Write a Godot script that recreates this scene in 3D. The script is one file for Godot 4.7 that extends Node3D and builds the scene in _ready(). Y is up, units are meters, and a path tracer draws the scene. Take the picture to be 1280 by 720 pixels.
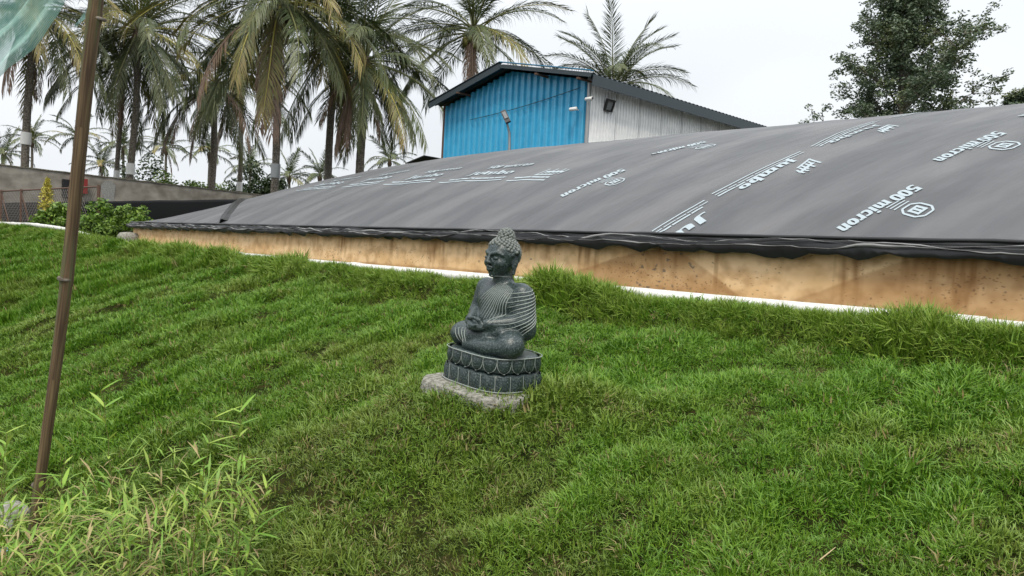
extends Node3D
# A seated stone figure on a grass bank in front of a covered digester tank, a blue shed and coconut palms, under an overcast sky.
const D := Vector3(0.70711, 0, 0.70711)    # along the tank wall, towards the right
const N := Vector3(0.70711, 0, -0.70711)   # across the tank, away from the bank
const N0 := 4.72
const S0 := -15.3
const YT := 1.80
const TANK_L := 22.0
const TANK_W := 9.5

var rng := RandomNumberGenerator.new()
var n_a := FastNoiseLite.new()
var n_b := FastNoiseLite.new()
var n_c := FastNoiseLite.new()
var cam_basis: Basis
var cam_at := Vector3(0, 1.6, 0)
var M := {}
var taken := {}

# ------------------------------------------------------------------ mesh building
class MB:
	var v := PackedVector3Array()
	var uv := PackedVector2Array()
	var c := PackedColorArray()
	var i := PackedInt32Array()
	var col := Color.WHITE
	func pt(p: Vector3, t := Vector2.ZERO) -> int:
		v.append(p); uv.append(t); c.append(col)
		return v.size() - 1
	func tri(a: Vector3, b: Vector3, d: Vector3) -> void:
		var k := v.size()
		pt(a); pt(b); pt(d)
		i.append_array([k, k + 1, k + 2])
	func quad(a: Vector3, b: Vector3, d: Vector3, e: Vector3) -> void:
		# corners clockwise seen from the front
		var k := v.size()
		pt(a, Vector2(0, 0)); pt(b, Vector2(1, 0)); pt(d, Vector2(1, 1)); pt(e, Vector2(0, 1))
		i.append_array([k, k + 1, k + 2, k, k + 2, k + 3])
	func hexa(p: Array) -> void:
		# p: 4 lower corners then 4 upper corners, counter-clockwise seen from above
		quad(p[4], p[7], p[6], p[5]); quad(p[0], p[1], p[2], p[3])
		for k in 4:
			var j := (k + 1) % 4
			quad(p[k], p[k + 4], p[j + 4], p[j])
	func box(at: Vector3, size: Vector3, b := Basis.IDENTITY) -> void:
		var h := size / 2
		var p := []
		for y in [-h.y, h.y]:
			for q in [[-h.x, h.z], [h.x, h.z], [h.x, -h.z], [-h.x, -h.z]]:
				p.append(at + b * Vector3(q[0], y, q[1]))
		hexa(p)
	func bar(a: Vector3, b: Vector3, w: float, h: float) -> void:
		var f := (b - a).normalized()
		var up := Vector3.UP if absf(f.y) < 0.95 else Vector3.RIGHT
		var r := f.cross(up).normalized()
		var u := r.cross(f)
		box((a + b) / 2, Vector3(w, h, (b - a).length()), Basis(r, u, -f))
	func grid(rows: Array, closed := false, uvs = null) -> void:
		# rows of equally many points, smooth
		var k := v.size()
		var w: int = rows[0].size()
		for r in rows.size():
			for q in w:
				pt(rows[r][q], uvs[r][q] if uvs != null else Vector2(float(q) / (w - 1), float(r) / maxi(1, rows.size() - 1)))
		for r in rows.size() - 1:
			for q in (w if closed else w - 1):
				var q2 := (q + 1) % w
				var a := k + r * w + q
				var b := k + r * w + q2
				i.append_array([a, a + w, b + w, a, b + w, b])
	func tube(path: Array, radii: Array, sides := 8, cap := true) -> void:
		var rows := []
		var up := Vector3.UP
		var f0: Vector3 = (path[1] - path[0]).normalized()
		if absf(f0.y) > 0.9: up = Vector3.RIGHT
		var r0 := f0.cross(up).normalized()
		for n in path.size():
			var f: Vector3 = (path[mini(n + 1, path.size() - 1)] - path[maxi(n - 1, 0)]).normalized()
			r0 = (r0 - f * r0.dot(f)).normalized()
			var u := f.cross(r0)
			var ring := []
			for q in sides:
				var a := TAU * q / sides
				ring.append(path[n] + (r0 * cos(a) + u * sin(a)) * radii[n])
			rows.append(ring)
		grid(rows, true)
		if cap:
			for e in [0, path.size() - 1]:
				var ctr := pt(path[e])
				var k := v.size()
				for p in rows[e]: pt(p)
				for q in sides:
					if e == 0: i.append_array([ctr, k + q, k + (q + 1) % sides])
					else: i.append_array([ctr, k + (q + 1) % sides, k + q])
	func ball(at: Vector3, r: Vector3, nu := 10, nv := 6) -> void:
		var rows := []
		for a in nv + 1:
			var ring := []
			var th := PI * a / nv
			for q in nu:
				var ph := TAU * q / nu
				ring.append(at + Vector3(sin(th) * cos(ph) * r.x, -cos(th) * r.y, -sin(th) * sin(ph) * r.z))
			rows.append(ring)
		grid(rows, true)
	func mesh(with_uv := false) -> ArrayMesh:
		var nn := PackedVector3Array()
		nn.resize(v.size())
		for k in range(0, i.size(), 3):
			var a := i[k]
			var b := i[k + 1]
			var d := i[k + 2]
			var f := (v[d] - v[a]).cross(v[b] - v[a])
			nn[a] += f; nn[b] += f; nn[d] += f
		for k in nn.size(): nn[k] = nn[k].normalized() if nn[k].length_squared() > 1e-20 else Vector3.UP
		var arr := []
		arr.resize(Mesh.ARRAY_MAX)
		arr[Mesh.ARRAY_VERTEX] = v
		arr[Mesh.ARRAY_NORMAL] = nn
		arr[Mesh.ARRAY_COLOR] = c
		if with_uv: arr[Mesh.ARRAY_TEX_UV] = uv
		arr[Mesh.ARRAY_INDEX] = i
		var m := ArrayMesh.new()
		m.add_surface_from_arrays(Mesh.PRIMITIVE_TRIANGLES, arr)
		return m

# a signed distance field on a grid: parts joined with a smooth minimum, meshed as surface nets
class Field:
	var o: Vector3
	var h: float
	var nx: int
	var ny: int
	var nz: int
	var k: float
	var f := PackedFloat32Array()
	func _init(lo: Vector3, hi: Vector3, cell: float, sharp: float) -> void:
		o = lo; h = cell; k = sharp
		nx = int((hi.x - lo.x) / h) + 1; ny = int((hi.y - lo.y) / h) + 1; nz = int((hi.z - lo.z) / h) + 1
		f.resize(nx * ny * nz)
	func span(lo: Vector3, hi: Vector3) -> Array:
		return [maxi(0, int((lo.x - o.x) / h)), mini(nx - 1, int((hi.x - o.x) / h) + 1), maxi(0, int((lo.y - o.y) / h)), mini(ny - 1, int((hi.y - o.y) / h) + 1), maxi(0, int((lo.z - o.z) / h)), mini(nz - 1, int((hi.z - o.z) / h) + 1)]
	func capsule(a: Vector3, b: Vector3, ra: float, rb: float) -> void:
		var m := maxf(ra, rb) + 4.5 / k
		var e := span(a.min(b) - Vector3.ONE * m, a.max(b) + Vector3.ONE * m)
		var ab := b - a
		var l2 := maxf(ab.length_squared(), 1e-9)
		for x in range(e[0], e[1] + 1):
			for y in range(e[2], e[3] + 1):
				var at := (x * ny + y) * nz
				for z in range(e[4], e[5] + 1):
					var p := o + Vector3(x, y, z) * h - a
					var t := clampf(p.dot(ab) / l2, 0.0, 1.0)
					var dd := (p - ab * t).length() - lerpf(ra, rb, t)
					if dd * k < 5.0: f[at + z] += exp(-k * maxf(dd, -0.25))
	func ellipsoid(c: Vector3, r: Vector3, turn := Basis.IDENTITY) -> void:
		var big := maxf(r.x, maxf(r.y, r.z)) + 4.5 / k
		var e := span(c - Vector3.ONE * big, c + Vector3.ONE * big)
		var inv := turn.inverse()
		for x in range(e[0], e[1] + 1):
			for y in range(e[2], e[3] + 1):
				var at := (x * ny + y) * nz
				for z in range(e[4], e[5] + 1):
					var p := inv * (o + Vector3(x, y, z) * h - c)
					var k0 := (p / r).length()
					var k1 := (p / (r * r)).length()
					var dd := k0 * (k0 - 1.0) / maxf(k1, 1e-6)
					if dd * k < 5.0: f[at + z] += exp(-k * maxf(dd, -0.25))
	func finish() -> void:
		for q in f.size(): f[q] = -log(f[q]) / k if f[q] > 1e-9 else 0.3
	func carve(c: Vector3, r: Vector3, turn := Basis.IDENTITY, soft := 0.004) -> void:
		var big := maxf(r.x, maxf(r.y, r.z)) + 0.02
		var e := span(c - Vector3.ONE * big, c + Vector3.ONE * big)
		var inv := turn.inverse()
		for x in range(e[0], e[1] + 1):
			for y in range(e[2], e[3] + 1):
				var at := (x * ny + y) * nz
				for z in range(e[4], e[5] + 1):
					var p := inv * (o + Vector3(x, y, z) * h - c)
					var k0 := (p / r).length()
					var dd := -k0 * (k0 - 1.0) / maxf((p / (r * r)).length(), 1e-6)
					var w := clampf(0.5 + 0.5 * (dd - f[at + z]) / soft, 0.0, 1.0)
					f[at + z] = lerpf(f[at + z], dd, w) + soft * w * (1.0 - w)
	func at(p: Vector3) -> float:
		var g := (p - o) / h
		var x := int(floor(g.x))
		var y := int(floor(g.y))
		var z := int(floor(g.z))
		if x < 0 or y < 0 or z < 0 or x >= nx - 1 or y >= ny - 1 or z >= nz - 1: return 0.3
		var fx := g.x - x
		var fy := g.y - y
		var fz := g.z - z
		var b := (x * ny + y) * nz + z
		var c0 := lerpf(lerpf(f[b], f[b + 1], fz), lerpf(f[b + nz], f[b + nz + 1], fz), fy)
		b += ny * nz
		var c1 := lerpf(lerpf(f[b], f[b + 1], fz), lerpf(f[b + nz], f[b + nz + 1], fz), fy)
		return lerpf(c0, c1, fx)
	func land(from: Vector3, dir: Vector3, reach := 0.6) -> Vector3:
		var p := from
		var gone := 0.0
		while gone < reach:
			var dd := at(p)
			if dd < 0.0005: return p
			var step := clampf(dd * 0.6, 0.001, 0.02)
			p += dir * step
			gone += step
		return Vector3.INF
	func add_to(mb: MB) -> void:
		var ids := {}
		var sy := nz
		var sx := ny * nz
		var off := [0, 1, sy, sy + 1, sx, sx + 1, sx + sy, sx + sy + 1]
		for x in nx - 1:
			for y in ny - 1:
				var row := (x * ny + y) * nz
				for z in nz - 1:
					var b := row + z
					var n := 0
					for q in off:
						if f[b + q] < 0.0: n += 1
					if n == 0 or n == 8: continue
					var sum := Vector3.ZERO
					var cnt := 0
					for q in 8:
						for ax in 3:
							var bit: int = [4, 2, 1][ax]
							if q & bit: continue
							var va := f[b + off[q]]
							var vb := f[b + off[q | bit]]
							if (va < 0.0) != (vb < 0.0):
								var t := va / (va - vb)
								var p := Vector3((q >> 2) & 1, (q >> 1) & 1, q & 1)
								p[ax] += t
								sum += p
								cnt += 1
					ids[b] = mb.pt(o + (Vector3(x, y, z) + sum / cnt) * h)
		for b in ids:
			var z: int = b % nz
			var y: int = (b / nz) % ny
			var x: int = b / sx
			var ins := f[b] < 0.0
			for ax in 3:
				var st: int = [sx, sy, 1][ax]
				var s1: int = [sy, 1, sx][ax]
				var s2: int = [1, sx, sy][ax]
				if [x, y, z][(ax + 1) % 3] == 0 or [x, y, z][(ax + 2) % 3] == 0: continue
				if (f[b + st] < 0.0) == ins: continue
				if not (ids.has(b - s1) and ids.has(b - s2) and ids.has(b - s1 - s2)): continue
				var q := [ids[b], ids[b - s1], ids[b - s1 - s2], ids[b - s2]]
				if ins: mb.i.append_array([q[0], q[3], q[2], q[0], q[2], q[1]])
				else: mb.i.append_array([q[0], q[1], q[2], q[0], q[2], q[3]])

# ------------------------------------------------------------------ nodes
func numbered(called: String) -> String:
	taken[called] = taken.get(called, 0) + 1
	return called if taken[called] == 1 else "%s_%03d" % [called, taken[called] - 1]

func tag(o: Node3D, label: String, category: String, group := "", kind := "") -> Node3D:
	if label: o.set_meta("label", label)
	if category: o.set_meta("category", category)
	if group: o.set_meta("group", group)
	if kind or category: o.set_meta("kind", kind if kind else "thing")
	return o

func thing(called: String, at: Vector3, label: String, category: String, group := "") -> Node3D:
	var o := Node3D.new()
	o.name = numbered(called)
	add_child(o)
	o.position = at
	return tag(o, label, category, group)

func put(called: String, m: Mesh, material: Material, parent: Node3D = self, tr := Transform3D.IDENTITY) -> MeshInstance3D:
	var o := MeshInstance3D.new()
	o.name = numbered(called) if parent == self else called
	o.mesh = m
	o.material_override = material
	parent.add_child(o, true)
	o.transform = tr
	return o

# ------------------------------------------------------------------ materials
func mat(lin: Color, rough := 0.8, vertex := false) -> StandardMaterial3D:
	var m := StandardMaterial3D.new()
	m.albedo_color = lin.linear_to_srgb()
	m.roughness = rough
	m.vertex_color_use_as_albedo = vertex
	m.cull_mode = BaseMaterial3D.CULL_DISABLED
	return m

func noise_map(freq: float, stops: Array, seed_ := 1, size := 512, kind := FastNoiseLite.TYPE_SIMPLEX_SMOOTH, octaves := 4) -> NoiseTexture2D:
	var n := FastNoiseLite.new()
	n.seed = seed_
	n.noise_type = kind
	n.frequency = freq
	n.fractal_octaves = octaves
	var t := NoiseTexture2D.new()
	t.width = size
	t.height = size
	t.seamless = true
	t.noise = n
	if stops.size():
		var g := Gradient.new()
		var offs := PackedFloat32Array()
		var cols := PackedColorArray()
		for s in stops:
			offs.append(s[0])
			cols.append((s[1] as Color).linear_to_srgb())
		g.offsets = offs
		g.colors = cols
		t.color_ramp = g
	return t

func tri_mat(freq: float, stops: Array, scale: float, rough: float, bump := 0.0, seed_ := 1, world := false) -> StandardMaterial3D:
	var m := StandardMaterial3D.new()
	m.albedo_texture = noise_map(freq, stops, seed_)
	m.roughness = rough
	m.uv1_triplanar = true
	m.uv1_world_triplanar = world
	m.uv1_scale = Vector3.ONE * scale
	m.cull_mode = BaseMaterial3D.CULL_DISABLED
	if bump > 0.0:
		m.heightmap_enabled = true
		m.heightmap_texture = noise_map(freq * 2.0, [], seed_ + 7)
		m.heightmap_scale = bump
	return m

func make_materials() -> void:
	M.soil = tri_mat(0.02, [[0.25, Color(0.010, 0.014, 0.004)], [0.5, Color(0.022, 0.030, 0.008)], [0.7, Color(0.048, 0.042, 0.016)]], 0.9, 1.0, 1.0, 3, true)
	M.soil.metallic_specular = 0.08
	M.grass = mat(Color.WHITE, 0.55, true)
	M.grass.backlight_enabled = true
	M.grass.backlight = Color(0.32, 0.36, 0.16)
	M.leaf = mat(Color.WHITE, 0.5, true)
	M.leaf.backlight_enabled = true
	M.leaf.backlight = Color(0.4, 0.45, 0.25)
	M.paint = mat(Color.WHITE, 0.6, true)
	M.bark = tri_mat(0.03, [[0.3, Color(0.09, 0.075, 0.058)], [0.55, Color(0.19, 0.165, 0.135)], [0.75, Color(0.3, 0.28, 0.24)]], 0.8, 0.95, 2.0, 5)
	M.stone = tri_mat(0.05, [[0.28, Color(0.013, 0.023, 0.024)], [0.5, Color(0.027, 0.043, 0.044)], [0.66, Color(0.062, 0.086, 0.086)], [0.82, Color(0.17, 0.205, 0.20)]], 3.2, 0.34, 0.15, 11)
	M.chalk = tri_mat(0.06, [[0.3, Color(0.16, 0.19, 0.18)], [0.6, Color(0.33, 0.37, 0.35)]], 9.0, 0.75, 0.0, 12)
	M.curl = tri_mat(0.05, [[0.3, Color(0.09, 0.105, 0.10)], [0.6, Color(0.22, 0.24, 0.23)]], 8.0, 0.7, 0.0, 13)
	M.slab = tri_mat(0.03, [[0.3, Color(0.16, 0.155, 0.13)], [0.5, Color(0.25, 0.245, 0.215)], [0.75, Color(0.33, 0.325, 0.29)]], 1.4, 0.95, 1.2, 14)
	M.concrete = tri_mat(0.012, [[0.2, Color(0.2, 0.178, 0.15)], [0.5, Color(0.30, 0.275, 0.237)], [0.8, Color(0.40, 0.37, 0.325)]], 0.28, 0.95, 1.0, 15, true)
	M.pvc = tri_mat(0.02, [[0.3, Color(0.62, 0.62, 0.6)], [0.55, Color(0.74, 0.74, 0.72)], [0.8, Color(0.8, 0.8, 0.78)]], 1.0, 0.4, 0.0, 16)
	M.black = mat(Color(0.012, 0.012, 0.013), 0.33)
	M.black_pale = mat(Color(0.2, 0.2, 0.2), 0.4)
	M.print = mat(Color(0.36, 0.43, 0.47), 0.6)
	M.blue = tri_mat(0.01, [[0.3, Color(0.05, 0.35, 0.58)], [0.7, Color(0.06, 0.40, 0.65)]], 0.5, 0.25, 0.0, 17)
	M.white_sheet = tri_mat(0.01, [[0.3, Color(0.74, 0.76, 0.77)], [0.7, Color(0.83, 0.84, 0.84)]], 0.5, 0.35, 0.0, 18)
	M.roof = mat(Color(0.025, 0.04, 0.05), 0.45)
	M.roof_blue = mat(Color(0.03, 0.22, 0.4), 0.4)
	M.rust = tri_mat(0.04, [[0.3, Color(0.06, 0.035, 0.027)], [0.6, Color(0.14, 0.08, 0.055)]], 2.0, 0.85, 0.4, 19)
	M.steel = mat(Color(0.35, 0.36, 0.36), 0.45)
	M.steel.metallic = 0.6
	M.dark = mat(Color(0.02, 0.02, 0.022), 0.5)
	M.white = mat(Color(0.75, 0.75, 0.73), 0.5)
	M.glass = mat(Color(0.2, 0.21, 0.22), 0.2)
	M.red = mat(Color(0.3, 0.035, 0.03), 0.6)
	M.sheeting = mat(Color(0.008, 0.0085, 0.0095), 0.8)
	M.sheeting.metallic_specular = 0.2
	M.lens = mat(Color(0.01, 0.01, 0.012), 0.1)

# ------------------------------------------------------------------ ground
func bank(b: float, s: float) -> float:
	# b: metres in front of the tank wall, s: place along it
	var top := 1.30 + clampf(0.02 * (-13.0 - s), 0.0, 0.2)
	var y := top - 0.13 * smoothstep(0.56, 0.68, b)
	var u := b - 0.5
	if u > 0.0: y -= 0.2 * u + 0.04 * u * u
	return 0.5 * (y + sqrt(y * y + 0.004)) if b < 12.0 else 0.0

func lumps(b: float, s: float) -> float:
	if b < 0.1 or b > 7.0: return 0.0
	var w := smoothstep(0.25, 0.7, b) * (1.0 - smoothstep(4.0, 5.0, b))
	var near := smoothstep(-9.0, -4.0, s)
	var streak := 0.75 * n_a.get_noise_2d(s * 2.1 + b * 0.25, b * lerpf(0.7, 1.3, near)) + 0.55 * ridge(b, s)
	var round_ := n_b.get_noise_2d(s * 3.2, b * 3.2)
	var mound := 0.172 * exp(-(pow(s + 2.92, 2.0) + pow(b - 2.40, 2.0)) / 0.24) + 0.07 * exp(-pow((s + 3.72) / 0.4, 2.0) - pow((b - 0.6) / 0.25, 2.0))
	return mound + w * (0.14 * streak * lerpf(1.0, 0.45, near) + 0.045 * round_ + 0.02 * n_c.get_noise_2d(s * 9.0, b * 9.0))

func ridge(b: float, s: float) -> float:
	# narrow tufted ridges running down the bank
	return n_b.get_noise_2d(s * 5.0 + b * 0.6, b * 1.1 + 20.0) * lerpf(1.0, 0.35, smoothstep(-5.0, -2.5, s))

func ground_y(x: float, z: float) -> float:
	var s := 0.70711 * (x + z)
	var b := N0 - 0.70711 * (x - z)
	return bank(b, s) + lumps(b, s)

func sb(s: float, b: float, y := 0.0) -> Vector3:
	var p := D * s + N * (N0 - b)
	p.y = y
	return p

func seen(p: Vector3, margin := 120.0) -> bool:
	var q := cam_basis.inverse() * (p - cam_at)
	if q.z > -0.6: return false
	var x := 640.0 + 900.0 * q.x / -q.z
	var y := 360.0 - 900.0 * q.y / -q.z
	return x > -margin and x < 1280.0 + margin and y > -margin and y < 720.0 + margin * 0.9

func build_ground() -> void:
	var ss := [-700.0, -400.0, -200.0, -120.0, -70.0, -45.0, -36.0]
	var q := -30.0
	while q < 5.0:
		ss.append(q)
		q += 0.12
	ss.append_array([6.0, 9.0, 14.0, 24.0, 50.0, 120.0, 300.0, 700.0])
	var bs := [-700.0, -400.0, -200.0, -100.0, -50.0, -25.0, -12.0, -5.0, -2.0, -0.8]
	q = -0.3
	while q < 5.6:
		bs.append(q)
		q += 0.09
	bs.append_array([6.5, 9.0, 14.0, 30.0, 80.0, 250.0, 700.0])
	var mb := MB.new()
	var rows := []
	for s in ss:
		var r := []
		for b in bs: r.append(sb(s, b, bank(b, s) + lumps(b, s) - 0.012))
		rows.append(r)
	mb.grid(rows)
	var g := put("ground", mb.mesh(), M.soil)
	tag(g, "", "", "", "structure")

func blade_mesh(seed_: int, blades: int, height: float, spread: float, width: float, flop: float) -> ArrayMesh:
	rng.seed = seed_
	var mb := MB.new()
	for k in blades:
		var a := rng.randf() * TAU
		var out := Vector3(cos(a), 0, sin(a))
		var side := Vector3(-sin(a), 0, cos(a)) * width * rng.randf_range(0.7, 1.2)
		var root := out * spread * sqrt(rng.randf())
		var hh := height * rng.randf_range(0.55, 1.15)
		var lean := rng.randf_range(0.15, 1.0) * flop
		var p1 := root + Vector3.UP * hh * 0.55 + out * hh * lean * 0.3
		var p2 := root + Vector3.UP * hh * (1.0 - 0.35 * lean) + out * hh * lean
		var tone := rng.randf_range(0.75, 1.25)
		mb.col = Color(tone * rng.randf_range(0.85, 1.2), tone, tone * 0.9)
		var n := mb.v.size()
		mb.pt(root - side); mb.pt(root + side); mb.pt(p1 - side * 0.8); mb.pt(p1 + side * 0.8); mb.pt(p2)
		mb.i.append_array([n, n + 2, n + 3, n, n + 3, n + 1, n + 2, n + 4, n + 3])
	return mb.mesh()

func scatter(called: String, label: String, m: Mesh, where: Array, cols: Array, category := "grass") -> void:
	var mm := MultiMesh.new()
	mm.transform_format = MultiMesh.TRANSFORM_3D
	mm.use_colors = true
	mm.mesh = m
	mm.instance_count = where.size()
	for k in where.size():
		mm.set_instance_transform(k, where[k])
		mm.set_instance_color(k, cols[k])
	var o := MultiMeshInstance3D.new()
	o.name = numbered(called)
	o.multimesh = mm
	o.material_override = M.grass
	add_child(o)
	tag(o, label, category, "", "stuff")

func build_grass() -> void:
	var where := [[], [], []]
	var cols := [[], [], []]
	var meshes := [blade_mesh(21, 13, 0.036, 0.045, 0.0024, 1.5), blade_mesh(22, 13, 0.043, 0.045, 0.0028, 1.1), blade_mesh(23, 15, 0.066, 0.05, 0.004, 0.6)]
	rng.seed = 77
	var s := -29.0
	while s < 2.4:
		var mid := sb(s, 2.2)
		var z := maxf(2.0, -mid.z)
		var rho := clampf(4300.0 * pow(3.2 / z, 1.5), 280.0, 4300.0)
		var count := int(rho * 0.25 * 4.75)
		for k in count:
			var ps := s + rng.randf() * 0.25
			var b := rng.randf_range(0.32, 5.05)
			var lump := lumps(b, ps)
			var p := sb(ps, b, bank(b, ps) + lump - 0.012)
			if not seen(p): continue
			var dry := n_b.get_noise_2d(ps * 0.9 + 40.0, b * 0.9) + 0.7 * n_c.get_noise_2d(ps * 3.0, b * 3.0)
			var clump := n_c.get_noise_2d(ps * 4.5 + 9.0, b * 4.5)
			var tall := 1.0 + 0.5 * n_c.get_noise_2d(ps * 1.7 + 9.0, b * 1.2) + 0.45 * clump + 0.7 * ridge(b, ps)
			tall += 1.3 * exp(-(pow(ps + 2.50, 2.0) + pow(b - 1.88, 2.0)) / 0.02)
			if clump < -0.25 and rng.randf() < 0.4: continue
			if dry > 0.25 and rng.randf() < 0.3: continue
			var far := clampf((z - 4.0) / 10.0, 0.0, 1.0)
			var sc := rng.randf_range(0.7, 1.25) * clampf(tall, 0.45, 2.3) * lerpf(0.95, 1.6, far)
			var tilt := rng.randf_range(-0.55, 0.75) * (1.0 - 0.5 * far) + 0.12 + 0.3 * far
			var bs := Basis(D, tilt) * Basis(N, rng.randf_range(-0.5, 0.5) * (1.0 - 0.6 * far)) * Basis(Vector3.UP, rng.randf() * TAU)
			bs = bs.scaled(Vector3.ONE * sc)
			var g := Color(0.15, 0.295, 0.016).lerp(Color(0.072, 0.19, 0.010), rng.randf())
			g = g.lerp(Color(0.20, 0.245, 0.05), clampf(0.12 + dry * 1.1, 0.0, 1.0) * 0.65)
			var worn := smoothstep(1.5, 3.0, b) * smoothstep(-6.0, -3.0, ps) * clampf(0.55 + 1.2 * n_a.get_noise_2d(ps * 2.5 + 11.0, b * 2.5), 0.0, 1.0)
			if rng.randf() < 0.35 * worn: continue
			g = g.lerp(Color(0.10, 0.135, 0.022), 0.6 * worn)
			if rng.randf() < 0.035 + 0.05 * worn: g = Color(0.26, 0.225, 0.10)
			var v := 0 if z < 4.5 and rng.randf() < 0.6 else (1 if z < 9.0 else 2)
			where[v].append(Transform3D(bs, p))
			cols[v].append(g)
		s += 0.25
	var labels := ["short mown blades of lawn grass over the near bank", "mid length lawn grass over the bank round the statue", "soft combed grass covering the far part of the bank"]
	for v in 3: scatter("lawn_grass", labels[v], meshes[v], where[v], cols[v])
	# long uncut grass along the pipe and at the foot of the tank wall
	where = []
	cols = []
	rng.seed = 99
	s = -28.0
	while s < 2.2:
		var z := maxf(2.5, -sb(s, 0.3).z)
		var count := int(clampf(150.0 * pow(4.0 / z, 1.2), 30.0, 150.0))
		for k in count:
			var ps := s + rng.randf() * 0.2
			var edge := n_a.get_noise_2d(ps * 1.4 + 70.0, 3.0)
			var bump := exp(-pow((ps + 3.72) / 0.40, 2.0)) + 0.5 * exp(-pow((ps + 5.6) / 0.25, 2.0)) + 0.9 * exp(-pow((ps + 1.2) / 0.22, 2.0))
			bump += (1.0 - smoothstep(-8.4, -6.2, ps)) * (0.3 + 0.6 * maxf(0.0, edge * 2.0))
			var b := rng.randf_range(0.40 - 0.12 * minf(bump, 1.0), 0.68)
			if ps > -5.3 and ps < -4.3 and rng.randf() < 0.75: continue
			var p := sb(ps, b, bank(b, ps) + lumps(b, ps) - 0.01)
			if not seen(p): continue
			var sc := rng.randf_range(0.35, 0.7) * (1.0 + 0.5 * edge) * (1.0 + 1.15 * bump)
			var bs := (Basis(D, rng.randf_range(-0.2, 1.1) * smoothstep(0.3, 0.6, b) + rng.randf_range(-0.25, 0.25)) * Basis(N, rng.randf_range(-0.5, 0.5)) * Basis(Vector3.UP, rng.randf() * TAU)).scaled(Vector3.ONE * sc)
			where.append(Transform3D(bs, p))
			cols.append(Color(0.15, 0.275, 0.02).lerp(Color(0.21, 0.28, 0.045), rng.randf() * 0.8))
		s += 0.2
	scatter("long_grass", "long uncut grass growing along the white pipe below the wall", blade_mesh(24, 13, 0.15, 0.04, 0.0036, 0.8), where, cols)

# ------------------------------------------------------------------ digester tank
func fs(e: float) -> float:
	var q := 1.0 - clampf(e, 0.0, 1.0)
	return sqrt(maxf(0.0, 1.0 - q * q))

func cover_y(s: float, t: float) -> float:
	var u := maxf(0.0, 1.0 - pow(absf(2.0 * t / TANK_W - 1.0), 2.3))
	return YT + 1.5 * u * fs(s / 8.0) * fs((TANK_L - s) / 8.0)

func wrinkle(s: float, t: float) -> float:
	var w := smoothstep(0.0, 0.35, t) * smoothstep(0.0, 0.4, s)
	var far := 1.0 - smoothstep(8.0, 11.0, s)
	var y := 0.014 * n_a.get_noise_2d(s * 1.1, t * 1.3) + 0.006 * n_b.get_noise_2d(s * 3.0 - t * 1.5, t * 0.8)
	y += (1.0 - far) * 0.0045 * n_c.get_noise_2d(s * 1.3 + t, t * 7.0 - s * 0.8)
	y += far * 0.010 * n_c.get_noise_2d(s * 4.0 - t * 1.6, t * 0.5)
	# creases where the rolls meet
	for c in [[12.43, 0.57], [10.3, 0.5], [14.4, 0.55], [8.3, 0.45]]:
		var off: float = s - (c[0] + c[1] * t)
		y += 0.012 * exp(-pow(off / 0.03, 2.0)) * (0.4 + absf(n_b.get_noise_2d(t * 2.0, c[0])) * 1.6)
	return y * w

func st(s: float, t: float, lift := 0.0) -> Vector3:
	var p := D * (S0 + s) + N * (N0 + t)
	p.y = cover_y(s, t) + wrinkle(s, t) + lift
	return p

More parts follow.
